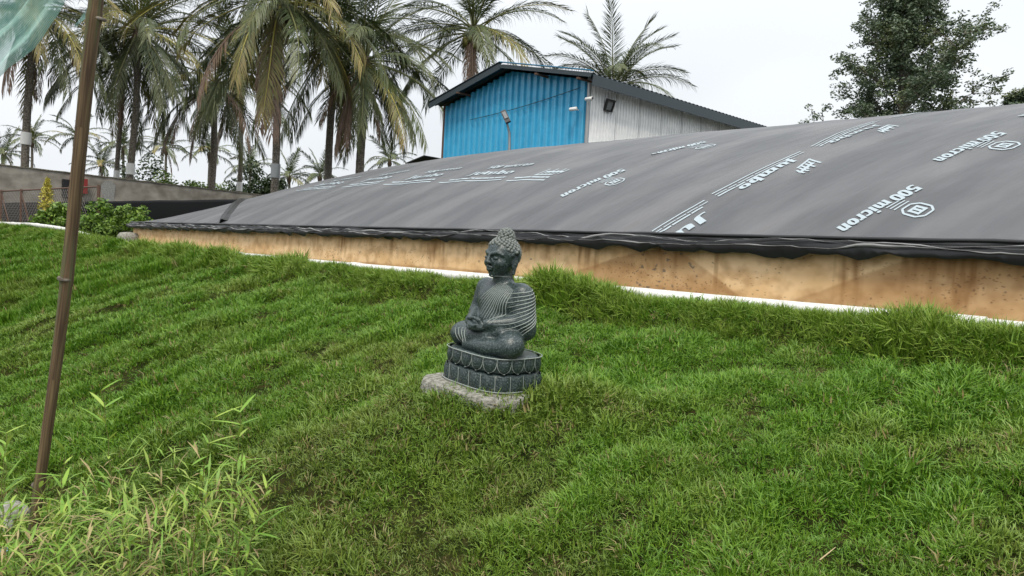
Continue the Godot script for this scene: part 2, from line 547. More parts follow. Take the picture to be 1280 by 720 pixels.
func wall_texture() -> ImageTexture:
	var w := 2048
	var h := 128
	var im := Image.create(w, h, false, Image.FORMAT_RGB8)
	var paint := Color(0.92, 0.79, 0.61)
	var paint2 := Color(0.85, 0.70, 0.50)
	var brown := Color(0.50, 0.345, 0.19)
	var grey := Color(0.42, 0.38, 0.33)
	for x in w:
		var s := x / float(w) * 18.0
		var run := n_c.get_noise_2d(s * 5.0, 2.0) * 0.6 + n_c.get_noise_2d(s * 17.0, 9.0) * 0.4
		var run_len := 0.5 + 0.5 * n_b.get_noise_2d(s * 6.0, 30.0)
		var line := 0.13 + 0.06 * n_a.get_noise_2d(s * 0.8, 11.0)
		var wet := smoothstep(4.0, 8.0, s)
		# a tide mark falls from the left and climbs again to the right
		if s > 10.9 and s < 12.95: line = minf(0.13 + 0.27 * smoothstep(10.9, 12.2, s), lerpf(0.40, 0.06, clampf((s - 12.35) / 0.6, 0.0, 1.0)))
		elif s >= 12.95: line = 0.06 + 0.37 * smoothstep(12.95, 14.1, s)
		line += 0.012 * n_c.get_noise_2d(s * 6.0, 55.0)
		for y in h:
			var up := (1.0 - y / float(h)) * 0.5
			var c := paint.lerp(paint2, clampf(0.5 + 0.9 * n_b.get_noise_2d(s * 1.5, up * 4.0) + 0.5 * n_c.get_noise_2d(s * 9.0, up * 9.0), 0.0, 1.0))
			var below := 1.0 - smoothstep(line - 0.012, line + 0.01, up)
			c = c.lerp(brown, below * wet * (0.34 + 0.22 * n_b.get_noise_2d(s * 4.0, up * 9.0)))
			# rusty runs under the cover
			var reach := 0.5 - 0.55 * run_len + 0.12 * n_c.get_noise_2d(s * 30.0, up * 6.0)
			c = c.lerp(brown, clampf((run - 0.06) * 3.2, 0.0, 0.75) * smoothstep(reach - 0.10, reach + 0.16, up) * wet * (0.7 + 0.6 * n_c.get_noise_2d(s * 40.0, up * 5.0)))
			# splashed soil at the foot
			var soil := n_c.get_noise_2d(s * 14.0, up * 14.0) * 0.5 + n_b.get_noise_2d(s * 2.5, up * 5.0) * 0.6
			if up < 0.10 + 0.05 * soil: c = c.lerp(Color(0.33, 0.22, 0.12), clampf(0.45 + soil, 0.0, 0.8))
			# chips of bare cement
			var chip := n_c.get_noise_2d(s * 22.0 + 300.0, up * 26.0) + 0.5 * n_b.get_noise_2d(s * 1.1, 80.0)
			if chip > 0.62: c = c.lerp(grey, 0.75)
			# pits, grime specks and trowel marks
			var pit := n_c.get_noise_2d(s * 70.0 + 500.0, up * 70.0)
			pit += 0.35 * n_b.get_noise_2d(s * 1.7 + 60.0, up * 6.0)
			if pit > 0.56: c = c.lerp(Color(0.34, 0.25, 0.17), clampf((pit - 0.56) * 5.0, 0.0, 0.6))
			c = c.lerp(brown, 0.3 * clampf(0.2 + 1.4 * n_c.get_noise_2d(s * 11.0, up * 13.0 + 40.0), 0.0, 1.0))
			im.set_pixel(x, y, c)
	im.generate_mipmaps()
	return ImageTexture.create_from_image(im)

func ribbon(called: String, parent: Node3D, rows_of: Callable, from: float, to: float, step: float, material: Material) -> void:
	var rows := []
	var s := from
	while s <= to:
		rows.append(rows_of.call(s))
		s += step
	var mb := MB.new()
	mb.grid(rows)
	put(called, mb.mesh(), material, parent)

func two_words(parent: Node3D, from: Vector2, to: Vector2, tall: float) -> void:
	text_part("printed_number", "500", parent, from, from.lerp(to, 0.32), tall)
	text_part("printed_word", "micron", parent, from.lerp(to, 0.38), to, tall)

func text_part(called: String, text: String, parent: Node3D, from: Vector2, to: Vector2, tall: float, italic := false, aspect := 0.0) -> void:
	# lettering printed on the cover: from and to are the ends of its baseline in (s, t)
	var font := SystemFont.new()
	font.font_names = PackedStringArray(["Droid Sans"])
	font.font_weight = 700
	var tm := TextMesh.new()
	tm.font = font
	tm.text = text
	tm.font_size = 32
	tm.pixel_size = 0.01
	tm.depth = 0.0
	tm.horizontal_alignment = HORIZONTAL_ALIGNMENT_LEFT
	var arr := tm.get_mesh_arrays()
	var vs: PackedVector3Array = arr[Mesh.ARRAY_VERTEX]
	if vs.is_empty(): return
	var lo := vs[0]
	var hi := vs[0]
	for p in vs:
		lo = lo.min(p)
		hi = hi.max(p)
	var size := hi - lo
	var dir := to - from
	var up := Vector2(-dir.y, dir.x).normalized() * tall
	var mb := MB.new()
	var idx: PackedInt32Array = arr[Mesh.ARRAY_INDEX] if arr[Mesh.ARRAY_INDEX] != null else PackedInt32Array(range(vs.size()))
	var shear := 0.12 if italic else 0.0
	for thick in 3:   # heavy strokes: the outline laid down three times, each a little further along
		var first := mb.v.size()
		for p in vs:
			var u := (p.x - lo.x) / size.x
			var w := (p.y - lo.y) / size.y
			var at := from + dir * u + up * w + dir.normalized() * tall * (shear * w + 0.05 * (thick - 1))
			mb.pt(st(at.x, at.y, 0.005 + 0.0012 * thick))
		for k in range(0, idx.size(), 3):
			var a := idx[k] + first
			var b := idx[k + 1] + first
			var d := idx[k + 2] + first
			var nrm := (mb.v[d] - mb.v[a]).cross(mb.v[b] - mb.v[a])
			if nrm.length() < 1e-9: continue
			if nrm.y > 0.0: mb.i.append_array([a, b, d])
			else: mb.i.append_array([a, d, b])
	put(called, mb.mesh(), M.print, parent)

func stroke(mb: MB, from: Vector2, to: Vector2, width: float) -> void:
	var n := maxi(2, int((to - from).length() / 0.08))
	var side := Vector2(-(to - from).y, (to - from).x).normalized() * width / 2
	var rows := []
	for k in n + 1:
		var p := from.lerp(to, float(k) / n)
		rows.append([st(p.x - side.x, p.y - side.y, 0.005), st(p.x + side.x, p.y + side.y, 0.005)])
	mb.grid(rows)

func dashes(mb: MB, from: Vector2, to: Vector2, width: float, gap := 0.25) -> void:
	var l := (to - from).length()
	var p := 0.0
	while p < l:
		var e := minf(l, p + rng.randf_range(0.04, 0.16))
		stroke(mb, from.lerp(to, p / l), from.lerp(to, e / l), width)
		p = e + rng.randf_range(0.3, 1.0) * gap * 0.06

func mark(parent: Node3D, at: Vector2, ax: Vector2, up: Vector2) -> void:
	# the framed certification mark beside the lettering
	var mb := MB.new()
	var c := func(x: float, y: float) -> Vector2: return at + ax * x + up * y
	for e in [[0, 0.25, 0.25, 0], [0.25, 0, 0.75, 0], [0.75, 0, 1, 0.25], [1, 0.25, 1, 0.75], [1, 0.75, 0.75, 1], [0.75, 1, 0.25, 1], [0.25, 1, 0, 0.75], [0, 0.75, 0, 0.25]]:
		stroke(mb, c.call(e[0], e[1]), c.call(e[2], e[3]), 0.014)
	for e in [[0.2, 0.3, 0.8, 0.3], [0.2, 0.7, 0.8, 0.7], [0.5, 0.3, 0.5, 0.7], [0.28, 0.3, 0.28, 0.7], [0.72, 0.3, 0.72, 0.7]]:
		stroke(mb, c.call(e[0], e[1]), c.call(e[2], e[3]), 0.018)
	for k in 3: stroke(mb, c.call(0.05, -0.22 - 0.18 * k), c.call(0.95, -0.22 - 0.18 * k), 0.010)
	put("printed_mark", mb.mesh(), M.print, parent)

func blob(parent: Node3D, at: Vector2, ax: Vector2, up: Vector2) -> void:
	# the printed leaf-like emblem beside the large name
	var mb := MB.new()
	for k in 6:
		var x := -0.5 + k / 5.0
		var lo := 0.12 * absf(sin(k * 2.1))
		stroke(mb, at + ax * x + up * lo, at + ax * (x + 0.12) + up * (0.55 + 0.4 * absf(cos(k * 1.7))), 0.018)
	stroke(mb, at - ax * 0.55, at + ax * 0.35, 0.02)
	stroke(mb, at - ax * 0.3 + up * 0.5, at + ax * 0.6 + up * 0.45, 0.03)
	put("printed_emblem", mb.mesh(), M.print, parent)

func build_tank() -> void:
	var root := thing("digester_tank", D * S0 + N * N0 + Vector3.UP * 1.2, "long low peach painted tank under a bulging black sheet cover with white print", "digester tank")
	var inv := root.transform.affine_inverse()
	var holder := Node3D.new()   # carries world coordinates for the shapes below
	holder.transform = inv
	# wall: four sides with thickness
	var m := StandardMaterial3D.new()
	m.albedo_texture = wall_texture()
	m.roughness = 0.9
	m.cull_mode = BaseMaterial3D.CULL_DISABLED
	var mb := MB.new()
	var rows := []
	var uvs := []
	for k in 111:
		var s := 22.0 * k / 110.0
		var wob := 0.006 * n_b.get_noise_2d(s * 1.3, 5.0)
		rows.append([D * (S0 + s) + N * (N0 + 0.25) + Vector3.UP * 1.77, D * (S0 + s) + N * (N0 + wob) + Vector3.UP * 1.77, D * (S0 + s) + N * (N0 + wob * 2.0 - 0.01) + Vector3.UP * 1.27, D * (S0 + s) + N * (N0 - 0.01) + Vector3.UP * 0.9])
		uvs.append([Vector2(s / 18.0, 0.0), Vector2(s / 18.0, 0.02), Vector2(s / 18.0, 0.97), Vector2(s / 18.0, 1.0)])
	mb.grid(rows, false, uvs)
	for e in [[0.0, -1], [22.0, 1]]:
		var a: Vector3 = D * (S0 + e[0]) + N * N0
		var b: Vector3 = a + N * TANK_W
		var k := mb.v.size()
		mb.pt(a + Vector3.UP * 0.9, Vector2(0.1, 1)); mb.pt(a + Vector3.UP * 1.77, Vector2(0.1, 0)); mb.pt(b + Vector3.UP * 1.77, Vector2(0.5, 0)); mb.pt(b + Vector3.UP * 0.9, Vector2(0.5, 1))
		mb.i.append_array([k, k + 2, k + 1, k, k + 3, k + 2])
	var back := MB.new()
	put("tank_wall", mb.mesh(true), m, root, inv)
	back.hexa([sb(S0, -TANK_W, 0.9), sb(S0 + 22.0, -TANK_W, 0.9), sb(S0 + 22.0, -TANK_W - 0.2, 0.9), sb(S0, -TANK_W - 0.2, 0.9), sb(S0, -TANK_W, 1.77), sb(S0 + 22.0, -TANK_W, 1.77), sb(S0 + 22.0, -TANK_W - 0.2, 1.77), sb(S0, -TANK_W - 0.2, 1.77)])
	put("tank_wall", back.mesh(), M.concrete, root, inv)
	# the cover sheet
	var cm := StandardMaterial3D.new()
	cm.albedo_texture = noise_map(0.008, [[0.25, Color(0.068, 0.071, 0.077)], [0.5, Color(0.088, 0.091, 0.097)], [0.75, Color(0.112, 0.114, 0.119)]], 41)
	cm.roughness = 0.5
	cm.cull_mode = BaseMaterial3D.CULL_DISABLED
	cm.heightmap_enabled = true
	cm.heightmap_texture = noise_map(0.012, [], 42, 512, FastNoiseLite.TYPE_SIMPLEX_SMOOTH, 5)
	cm.heightmap_scale = 2.2
	cm.uv1_scale = Vector3(0.35, 0.13, 1)
	mb = MB.new()
	rows = []
	uvs = []
	var s := 0.0
	while s <= 22.01:
		var r := []
		var ru := []
		for k in 121:
			var t := TANK_W * pow(k / 120.0, 1.35)
			r.append(st(s, t))
			ru.append(Vector2(s - 0.45 * t, t))
		rows.append(r)
		uvs.append(ru)
		s += 0.03 if s < 0.6 else 0.075
	mb.grid(rows, false, uvs)
	var cover := put("cover_sheet", mb.mesh(true), cm, root, inv)
	# hem: rolled edge, and flaps of loose sheet folded below it
	var edge := func(e: float) -> float: return 0.012 * n_b.get_noise_2d(e * 2.3, 1.0) + 0.006 * n_c.get_noise_2d(e * 5.0, 4.0)
	var roll := []
	var rr := []
	s = -0.05
	while s < 22.0:
		roll.append(D * (S0 + s) + N * (N0 - 0.035) + Vector3.UP * (YT - 0.004 + edge.call(s) * 0.35))
		rr.append(0.014 + 0.004 * n_b.get_noise_2d(s * 4.0, 8.0))
		s += 0.12
	mb = MB.new()
	mb.tube(roll, rr, 7)
	put("cover_hem", mb.mesh(), M.black, cover)
	for f in 4:
		var out := 0.045 + 0.022 * f
		var drop := 0.035 + 0.022 * f
		var make := func(e: float) -> Array:
			var a: float = n_b.get_noise_2d(e * (1.6 + f * 0.5), 20.0 + f * 7.0)
			var b: float = n_c.get_noise_2d(e * (2.5 + f), 50.0 + f * 5.0)
			var at: Vector3 = D * (S0 + e) + N * N0 + Vector3.UP * YT
			return [at - N * 0.01 + Vector3.UP * (-0.008 - 0.004 * f), at - N * (out * 0.7) + Vector3.UP * (-0.012 - 0.013 * f + 0.012 * a), at - N * (out + 0.02 * b) + Vector3.UP * (-0.6 * drop + 0.03 * a), at - N * (out * 0.85 + 0.03 * b) + Vector3.UP * (-drop - 0.02 + 0.045 * b + 0.012 * n_c.get_noise_2d(e * 9.0, 5.0 + f))]
		ribbon("sheet_flap", cover, make, -0.08, 22.0, 0.06, M.black)
	for f in 2:
		var make2 := func(e: float) -> Array:
			var a: float = n_b.get_noise_2d(e * 1.9, 120.0 + f * 30.0) + 0.5 * n_c.get_noise_2d(e * 5.0, 10.0 + f * 9.0)
			var at: Vector3 = D * (S0 + e) + N * (N0 - 0.105 - 0.02 * f) + Vector3.UP * (YT - 0.035 - 0.03 * f + 0.036 * a)
			var w := 0.002 + 0.014 * maxf(0.0, n_c.get_noise_2d(e * 3.2, 90.0 + f * 11.0))
			return [at + Vector3.UP * w + N * 0.012, at - N * 0.004, at - Vector3.UP * w + N * 0.004]
		ribbon("sheet_edge", cover, make2, 0.0, 22.0, 0.05, M.black_pale)
	# the upright fold near the far left end
	rows = []
	for k in 26:
		var u := k / 25.0
		var t := 0.02 + 1.5 * pow(u, 1.2)
		var sx := 4.1 - 1.62 * t + 0.03 * n_b.get_noise_2d(t * 3.0, 6.0)
		var across := Vector2(0.53, 0.85)   # square to the fold line in (s, t)
		var row := []
		for e in [[-0.05, 0.0], [-0.045, 0.8], [-0.01, 1.0], [0.03, 0.5], [0.09, 0.0]]:
			row.append(st(maxf(0.0, sx + across.x * e[0]), maxf(0.0, t + across.y * e[0]), 0.002 + 0.075 * e[1] * (1.0 - 0.5 * u)))
		rows.append(row)
	mb = MB.new()
	mb.grid(rows)
	put("sheet_fold", mb.mesh(), M.black, cover)
	# print
	rng.seed = 5
	two_words(cover, Vector2(13.73, 0.57), Vector2(13.45, 0.09), 0.10)
	mark(cover, Vector2(13.82, 0.36), Vector2(-0.06, -0.11), Vector2(0.15, -0.06))
	two_words(cover, Vector2(14.0, 1.42), Vector2(13.74, 0.96), 0.10)
	mark(cover, Vector2(14.08, 1.22), Vector2(-0.06, -0.12), Vector2(0.15, -0.06))
	two_words(cover, Vector2(14.33, 2.3), Vector2(14.05, 1.86), 0.10)
	two_words(cover, Vector2(10.93, 1.10), Vector2(10.63, 0.55), 0.1)
	mark(cover, Vector2(11.05, 0.88), Vector2(-0.07, -0.13), Vector2(0.16, -0.06))
	two_words(cover, Vector2(11.36, 1.89), Vector2(10.98, 1.50), 0.1)
	mark(cover, Vector2(11.5, 1.73), Vector2(-0.09, -0.12), Vector2(0.16, -0.08))
	for e in [[12.28, 0.52, 12.65, 1.27], [12.07, 0.02, 12.27, 0.43], [12.68, 1.40, 12.88, 2.25], [12.95, 2.4, 13.1, 3.2]]:
		mb = MB.new()
		var a := Vector2(e[0], e[1])
		var b := Vector2(e[2], e[3])
		var off := Vector2(b.y - a.y, a.x - b.x).normalized()
		stroke(mb, a, b, 0.014)
		dashes(mb, a + off * 0.045, b + off * 0.045, 0.012)
		dashes(mb, a + off * 0.085, a.lerp(b, 0.85) + off * 0.085, 0.02)
		put("printed_lines", mb.mesh(), M.print, cover)
	text_part("printed_word", "Jumbo", cover, Vector2(12.62, 1.14), Vector2(12.43, 0.62), 0.13, true)
	blob(cover, Vector2(12.80, 0.98), Vector2(-0.02, -0.2), Vector2(0.14, -0.06))
	text_part("printed_word", "Ju", cover, Vector2(12.37, 0.26), Vector2(12.26, 0.02), 0.13, true)
	text_part("printed_word", "Jumbo", cover, Vector2(12.99, 1.98), Vector2(12.78, 1.48), 0.1, true)
	blob(cover, Vector2(13.1, 1.82), Vector2(-0.02, -0.2), Vector2(0.12, -0.06))
	for e in [[8.23, 0.97, 9.35, 0.97], [7.0, 0.99, 8.02, 1.0], [5.85, 1.04, 6.8, 1.06], [4.4, 1.08, 5.5, 1.08], [9.47, 0.93, 10.1, 0.88]]:
		mb = MB.new()
		var a := Vector2(e[0], e[1])
		var b := Vector2(e[2], e[3])
		stroke(mb, a, b, 0.022)
		dashes(mb, a.lerp(b, 0.1) + Vector2(0, 0.07), b + Vector2(0, 0.07), 0.03)
		put("printed_lines", mb.mesh(), M.print, cover)
		if e[0] < 9.4:
			text_part("printed_word", "Jumbo", cover, a.lerp(b, 0.28) + Vector2(0, 0.14), b + Vector2(-0.05, 0.14), 0.15, true)
			two_words(cover, a.lerp(b, 0.42) + Vector2(0, 0.36), b + Vector2(0.05, 0.42), 0.09)
		else:
			blob(cover, b + Vector2(-0.12, 0.14), Vector2(0.3, 0), Vector2(0.05, 0.16))
	holder.free()

func build_pipe() -> void:
	var root := thing("white_pipe", sb(-6.0, 0.18, 1.3), "white plastic pipe lying along the foot of the peach tank wall", "pipe")
	var inv := root.transform.affine_inverse()
	var s := -31.0
	var prev := []
	while s < 3.0:
		var path := []
		var radii := []
		var e := s
		while e <= s + 3.0 + 0.001:
			var y := bank(0.2, e) + 0.035 + 0.015 * n_a.get_noise_2d(e * 0.5, 90.0)
			y += 0.12 * (1.0 - smoothstep(-20.0, -16.0, e))
			path.append(sb(e, 0.24 + 0.02 * n_b.get_noise_2d(e * 0.4, 33.0), y))
			radii.append(0.052)
			e += 0.3
		var mb := MB.new()
		mb.tube(path, radii, 14)
		put("pipe_length", mb.mesh(), M.pvc, root, inv)
		mb = MB.new()
		var f: Vector3 = (path[1] - path[0]).normalized()
		mb.tube([path[0] - f * 0.06, path[0] + f * 0.09], [0.06, 0.06], 14)
		put("pipe_coupling", mb.mesh(), M.pvc, root, inv)
		s += 3.0

# ------------------------------------------------------------------ the seated statue
func lotus_point(a: float, rx: float, rz: float) -> Vector3:
	# a rounded oblong
	var c := cos(a)
	var s := sin(a)
	var e := 0.60
	return Vector3(signf(c) * pow(absf(c), e) * rx, 0, signf(s) * pow(absf(s), e) * rz)

func lotus_tier(root: Node3D, called: String, y0: float, y1: float, rx: float, rz: float, count: int, downward: bool) -> void:
	var mb := MB.new()
	var rows := []
	var prof := [[0.0, -0.06], [0.0, -0.02], [0.12, -0.012], [0.5, -0.008], [0.88, -0.014], [1.0, -0.03], [1.0, -0.5]]
	for e in prof:
		var ring := []
		for k in 64:
			var a := -TAU * k / 64
			var p := lotus_point(a, rx + maxf(e[1], -0.2), rz + maxf(e[1], -0.16))
			if e[1] <= -0.5: p *= 0.02
			p.y = lerpf(y0, y1, e[0])
			ring.append(p)
		rows.append(ring)
	mb.grid(rows, true)
	var tier := put(called, mb.mesh(), M.stone, root)
	# even spacing round the rim
	var fine := []
	var run := [0.0]
	for k in 401: fine.append(lotus_point(TAU * k / 400, rx, rz))
	for k in 400: run.append(run[k] + fine[k].distance_to(fine[k + 1]))
	var on := func(q: float) -> Vector3:
		var want := fposmod(q, 1.0) * float(run[400])
		var lo := 0
		var hi := 400
		while hi - lo > 1:
			var mid := (lo + hi) / 2
			if run[mid] <= want: lo = mid
			else: hi = mid
		var t := (want - float(run[lo])) / maxf(1e-6, float(run[hi]) - float(run[lo]))
		return (fine[lo] as Vector3).lerp(fine[hi], t)
	for n in count:
		rows = []
		var rim := []
		for r in 7:
			var row := []
			var v := r / 6.0
			var wide := 0.49 * (sqrt(maxf(0.0, 1.0 - pow(1.0 - v, 3.0))) if downward else 1.0 - 0.12 * v * v)
			if downward: wide = maxf(wide, 0.05)
			for q in 7:
				var u := (q / 6.0 - 0.5) * 2.0
				var p: Vector3 = on.call((n + 0.5 + u * wide) / count)
				var p2: Vector3 = on.call((n + 0.5 + u * wide) / count + 0.002)
				var tang := (p2 - p).normalized()
				var outw := Vector3(tang.z, 0, -tang.x)
				var puff := 0.016 * (1.0 - u * u) * sin(PI * (0.15 + 0.7 * v)) - 0.008
				row.append(p + outw * puff + Vector3.UP * lerpf(y0 + 0.006, y1 - 0.006, v))
				if q == 0 or q == 6 or (r == (0 if downward else 6)): rim.append([r, q, row[-1] + outw * 0.0015])
			rows.append(row)
		mb = MB.new()
		mb.grid(rows)
		var petal := put("petal", mb.mesh(), M.stone, tier)
		# pale carved outline
		var path := []
		for r in 7: path.append(rows[6 - r][0])
		if downward:
			for q in range(1, 6): path.append(rows[0][q])
		var other := []
		for r in 7: other.append(rows[r][6])
		mb = MB.new()
		if downward:
			path.append_array(other)
			mb.tube(path, range(path.size()).map(func(_k): return 0.0026), 5)
		else:
			mb.tube(path, range(path.size()).map(func(_k): return 0.0026), 5)
		var line := put("petal_outline", mb.mesh(), M.chalk, tier)
		line.set_meta("kind", "")
		line.remove_meta("kind")
	for y in ([y1 - 0.004] if downward else [y0 + 0.006]):
		var path := []
		for k in 81:
			var p := lotus_point(TAU * k / 80, rx + (0.004 if downward else 0.008), rz + (0.004 if downward else 0.008))
			p.y = y
			path.append(p)
		mb = MB.new()
		mb.tube(path, range(81).map(func(_k): return 0.0032), 5, false)
		put("rim_line", mb.mesh(), M.chalk, tier)

func build_statue() -> void:
	var base := Vector3(-0.085, 0.0, -3.92)
	var gy := 0.885
	# slab
	var slab := thing("concrete_slab", Vector3(base.x, gy - 0.07, base.z), "rough grey concrete slab set level in the grass under the statue", "slab")
	slab.rotation_degrees.y = -44.0
	slab.rotation_degrees.z = -3.0
	var mb := MB.new()
	var rows := []
	for e in [[-0.16, 0.98], [0.03, 1.0], [0.055, 0.985], [0.064, 0.96], [0.066, 0.5], [0.066, 0.01]]:
		var ring := []
		for k in 48:
			var a := -TAU * k / 48
			var c := cos(a)
			var s := sin(a)
			var p := Vector3(signf(c) * pow(absf(c), 0.5) * 0.335, 0, signf(s) * pow(absf(s), 0.5) * 0.275 + 0.035)
			var wob := 1.0 + 0.05 * n_b.get_noise_2d(c * 3.0, s * 3.0 + 7.0) + 0.02 * n_c.get_noise_2d(c * 8.0, s * 8.0)
			p *= e[1] * (wob if e[1] > 0.3 else 1.0)
			p.y = e[0] + 0.005 * n_c.get_noise_2d(p.x * 18.0, p.z * 18.0)
			ring.append(p)
		rows.append(ring)
	mb.grid(rows, true)
	put("slab_block", mb.mesh(), M.slab, slab)
	var root := thing("seated_statue", Vector3(base.x, gy, base.z), "dark green grey stone figure seated cross-legged in meditation on a double lotus base", "statue")
	root.rotation_degrees = Vector3(0, -47, -3.0)
	root.scale = Vector3.ONE * 0.945
	lotus_tier(root, "lotus_tier", 0.0, 0.095, 0.272, 0.222, 18, false)
	lotus_tier(root, "lotus_tier", 0.097, 0.190, 0.262, 0.212, 18, true)
	# body
	var f := Field.new(Vector3(-0.37, 0.16, -0.22), Vector3(0.37, 0.68, 0.33), 0.0068, 105.0)
	f.ellipsoid(Vector3(0, 0.27, -0.05), Vector3(0.165, 0.10, 0.125))
	f.capsule(Vector3(0, 0.30, -0.035), Vector3(0, 0.42, -0.03), 0.115, 0.118)
	f.ellipsoid(Vector3(0, 0.36, -0.005), Vector3(0.118, 0.10, 0.105))
	f.capsule(Vector3(-0.06, 0.475, -0.02), Vector3(0.06, 0.475, -0.02), 0.098, 0.098)
	f.capsule(Vector3(-0.125, 0.535, -0.035), Vector3(0.125, 0.535, -0.035), 0.052, 0.052)
	f.capsule(Vector3(0, 0.55, -0.03), Vector3(0, 0.645, -0.008), 0.064, 0.053)
	for s in [-1.0, 1.0]:
		f.capsule(Vector3(0.155 * s, 0.53, -0.035), Vector3(0.195 * s, 0.375, -0.02), 0.060, 0.052)
		f.capsule(Vector3(0.195 * s, 0.375, -0.02), Vector3(0.075 * s, 0.352, 0.135), 0.050, 0.032)
		var kx := 0.215 if s > 0 else -0.185
		f.capsule(Vector3(0.09 * s, 0.268, -0.03), Vector3(kx, 0.260, 0.075), 0.082, 0.066)
		f.ellipsoid(Vector3(kx * 1.03, 0.252, 0.08), Vector3(0.070, 0.062, 0.072))
	f.capsule(Vector3(0.225, 0.238, 0.10), Vector3(0.10, 0.226, 0.145), 0.054, 0.044)
	f.capsule(Vector3(0.10, 0.226, 0.145), Vector3(-0.07, 0.214, 0.15), 0.044, 0.03)
	f.capsule(Vector3(-0.19, 0.256, 0.10), Vector3(-0.04, 0.268, 0.13), 0.058, 0.042)
	f.capsule(Vector3(-0.04, 0.268, 0.13), Vector3(0.06, 0.288, 0.12), 0.042, 0.034)
	f.capsule(Vector3(0.06, 0.290, 0.118), Vector3(0.14, 0.318, 0.092), 0.032, 0.022)
	f.ellipsoid(Vector3(0, 0.205, 0.06), Vector3(0.16, 0.035, 0.08))
	# robe over the left arm hangs to the thigh
	f.capsule(Vector3(0.17, 0.50, -0.05), Vector3(0.20, 0.33, -0.05), 0.052, 0.055)
	f.finish()
	mb = MB.new()
	f.add_to(mb)
	# hands: a finer grid, the right laid in the left, thumb tips touching
	var hf := Field.new(Vector3(-0.12, 0.29, 0.06), Vector3(0.12, 0.41, 0.25), 0.0036, 260.0)
	for s in [-1.0, 1.0]:
		var up := 0.012 if s < 0 else -0.004
		hf.capsule(Vector3(0.082 * s, 0.352, 0.128), Vector3(0.055 * s, 0.338 + up, 0.15), 0.030, 0.020)
		hf.capsule(Vector3(0.058 * s, 0.334 + up, 0.135), Vector3(0.012 * s, 0.328 + up, 0.148), 0.017, 0.015)
		hf.capsule(Vector3(0.056 * s, 0.334 + up, 0.165), Vector3(0.012 * s, 0.328 + up, 0.178), 0.017, 0.015)
		for k in 4:
			var z := 0.138 + 0.016 * k
			var l := [0.043, 0.052, 0.056, 0.048][k] as float
			var a := Vector3(0.012 * s, 0.327 + up, z)
			var b := Vector3((0.012 - l * 0.55) * s, 0.324 + up, z + 0.003)
			var c := Vector3((0.012 - l) * s, 0.331 + up, z + 0.001)
			hf.capsule(a, b, 0.0098, 0.0092)
			hf.capsule(b, c, 0.0092, 0.0078)
		var t0 := Vector3(0.062 * s, 0.346, 0.160)
		var t1 := Vector3(0.042 * s, 0.372, 0.172)
		var t2 := Vector3(0.005 * s, 0.378, 0.172)
		hf.capsule(t0, t1, 0.013, 0.010)
		hf.capsule(t1, t2, 0.010, 0.0085)
	hf.finish()
	hf.add_to(mb)
	# head
	var hd := Field.new(Vector3(-0.14, 0.58, -0.14), Vector3(0.14, 0.90, 0.15), 0.0036, 190.0)
	var hc := Vector3(0, 0.735, 0.0)
	hd.ellipsoid(hc + Vector3(0, 0.012, -0.008), Vector3(0.091, 0.093, 0.098))
	hd.ellipsoid(hc + Vector3(0, -0.035, 0.024), Vector3(0.076, 0.085, 0.072))
	hd.ellipsoid(hc + Vector3(0, -0.088, 0.045), Vector3(0.042, 0.032, 0.038))
	hd.ellipsoid(hc + Vector3(0, -0.112, 0.068), Vector3(0.019, 0.014, 0.015))
	hd.ellipsoid(Vector3(0, 0.842, -0.016), Vector3(0.044, 0.046, 0.046))
	hd.capsule(Vector3(0, 0.56, -0.03), Vector3(0, 0.655, -0.01), 0.062, 0.052)
	for s in [-1.0, 1.0]:
		hd.ellipsoid(hc + Vector3(0.046 * s, -0.045, 0.058), Vector3(0.028, 0.026, 0.026))
		hd.capsule(hc + Vector3(0.013 * s, 0.006, 0.094), hc + Vector3(0.042 * s, 0.016, 0.082), 0.007, 0.007)
		hd.capsule(hc + Vector3(0.042 * s, 0.016, 0.082), hc + Vector3(0.068 * s, 0.004, 0.06), 0.007, 0.005)
		# ear: helix, lobe
		var ex: float = 0.094 * s
		var ear := [Vector3(ex, 0.005, 0.006), Vector3(ex * 1.05, 0.030, -0.006), Vector3(ex * 1.07, 0.028, -0.026), Vector3(ex * 1.05, 0.0, -0.034), Vector3(ex * 1.0, -0.04, -0.022), Vector3(ex * 0.97, -0.095, -0.010)]
		for k in 5: hd.capsule(hc + ear[k], hc + ear[k + 1], 0.0085, 0.0085 if k < 4 else 0.011)
		hd.capsule(hc + Vector3(ex * 0.96, 0.0, -0.012), hc + Vector3(ex * 0.94, -0.06, -0.008), 0.011, 0.009)
	hd.finish()
	for s in [-1.0, 1.0]:
		hd.carve(hc + Vector3(0.034 * s, -0.014, 0.106), Vector3(0.025, 0.013, 0.022), Basis.IDENTITY, 0.008)
		hd.carve(hc + Vector3(0.104 * s, 0.008, -0.012), Vector3(0.010, 0.016, 0.010))
	hd.carve(hc + Vector3(0, -0.074, 0.109), Vector3(0.028, 0.0035, 0.012), Basis.IDENTITY, 0.004)
	var fe := Field.new(Vector3(-0.08, 0.63, 0.05), Vector3(0.08, 0.79, 0.15), 0.003, 300.0)
	fe.capsule(hc + Vector3(0, 0.008, 0.092), hc + Vector3(0, -0.038, 0.110), 0.008, 0.012)
	for s in [-1.0, 1.0]:
		fe.ellipsoid(hc + Vector3(0.012 * s, -0.042, 0.101), Vector3(0.010, 0.009, 0.012))
		fe.ellipsoid(hc + Vector3(0.034 * s, -0.016, 0.082), Vector3(0.021, 0.0115, 0.012))
		fe.capsule(hc + Vector3(0.003 * s, -0.064, 0.100), hc + Vector3(0.023 * s, -0.069, 0.090), 0.0078, 0.0045)
		fe.capsule(hc + Vector3(0.002 * s, -0.081, 0.098), hc + Vector3(0.019 * s, -0.079, 0.091), 0.009, 0.005)
	fe.finish()
	hd.add_to(mb)
	fe.add_to(mb)
	put("body", mb.mesh(), M.stone, root)
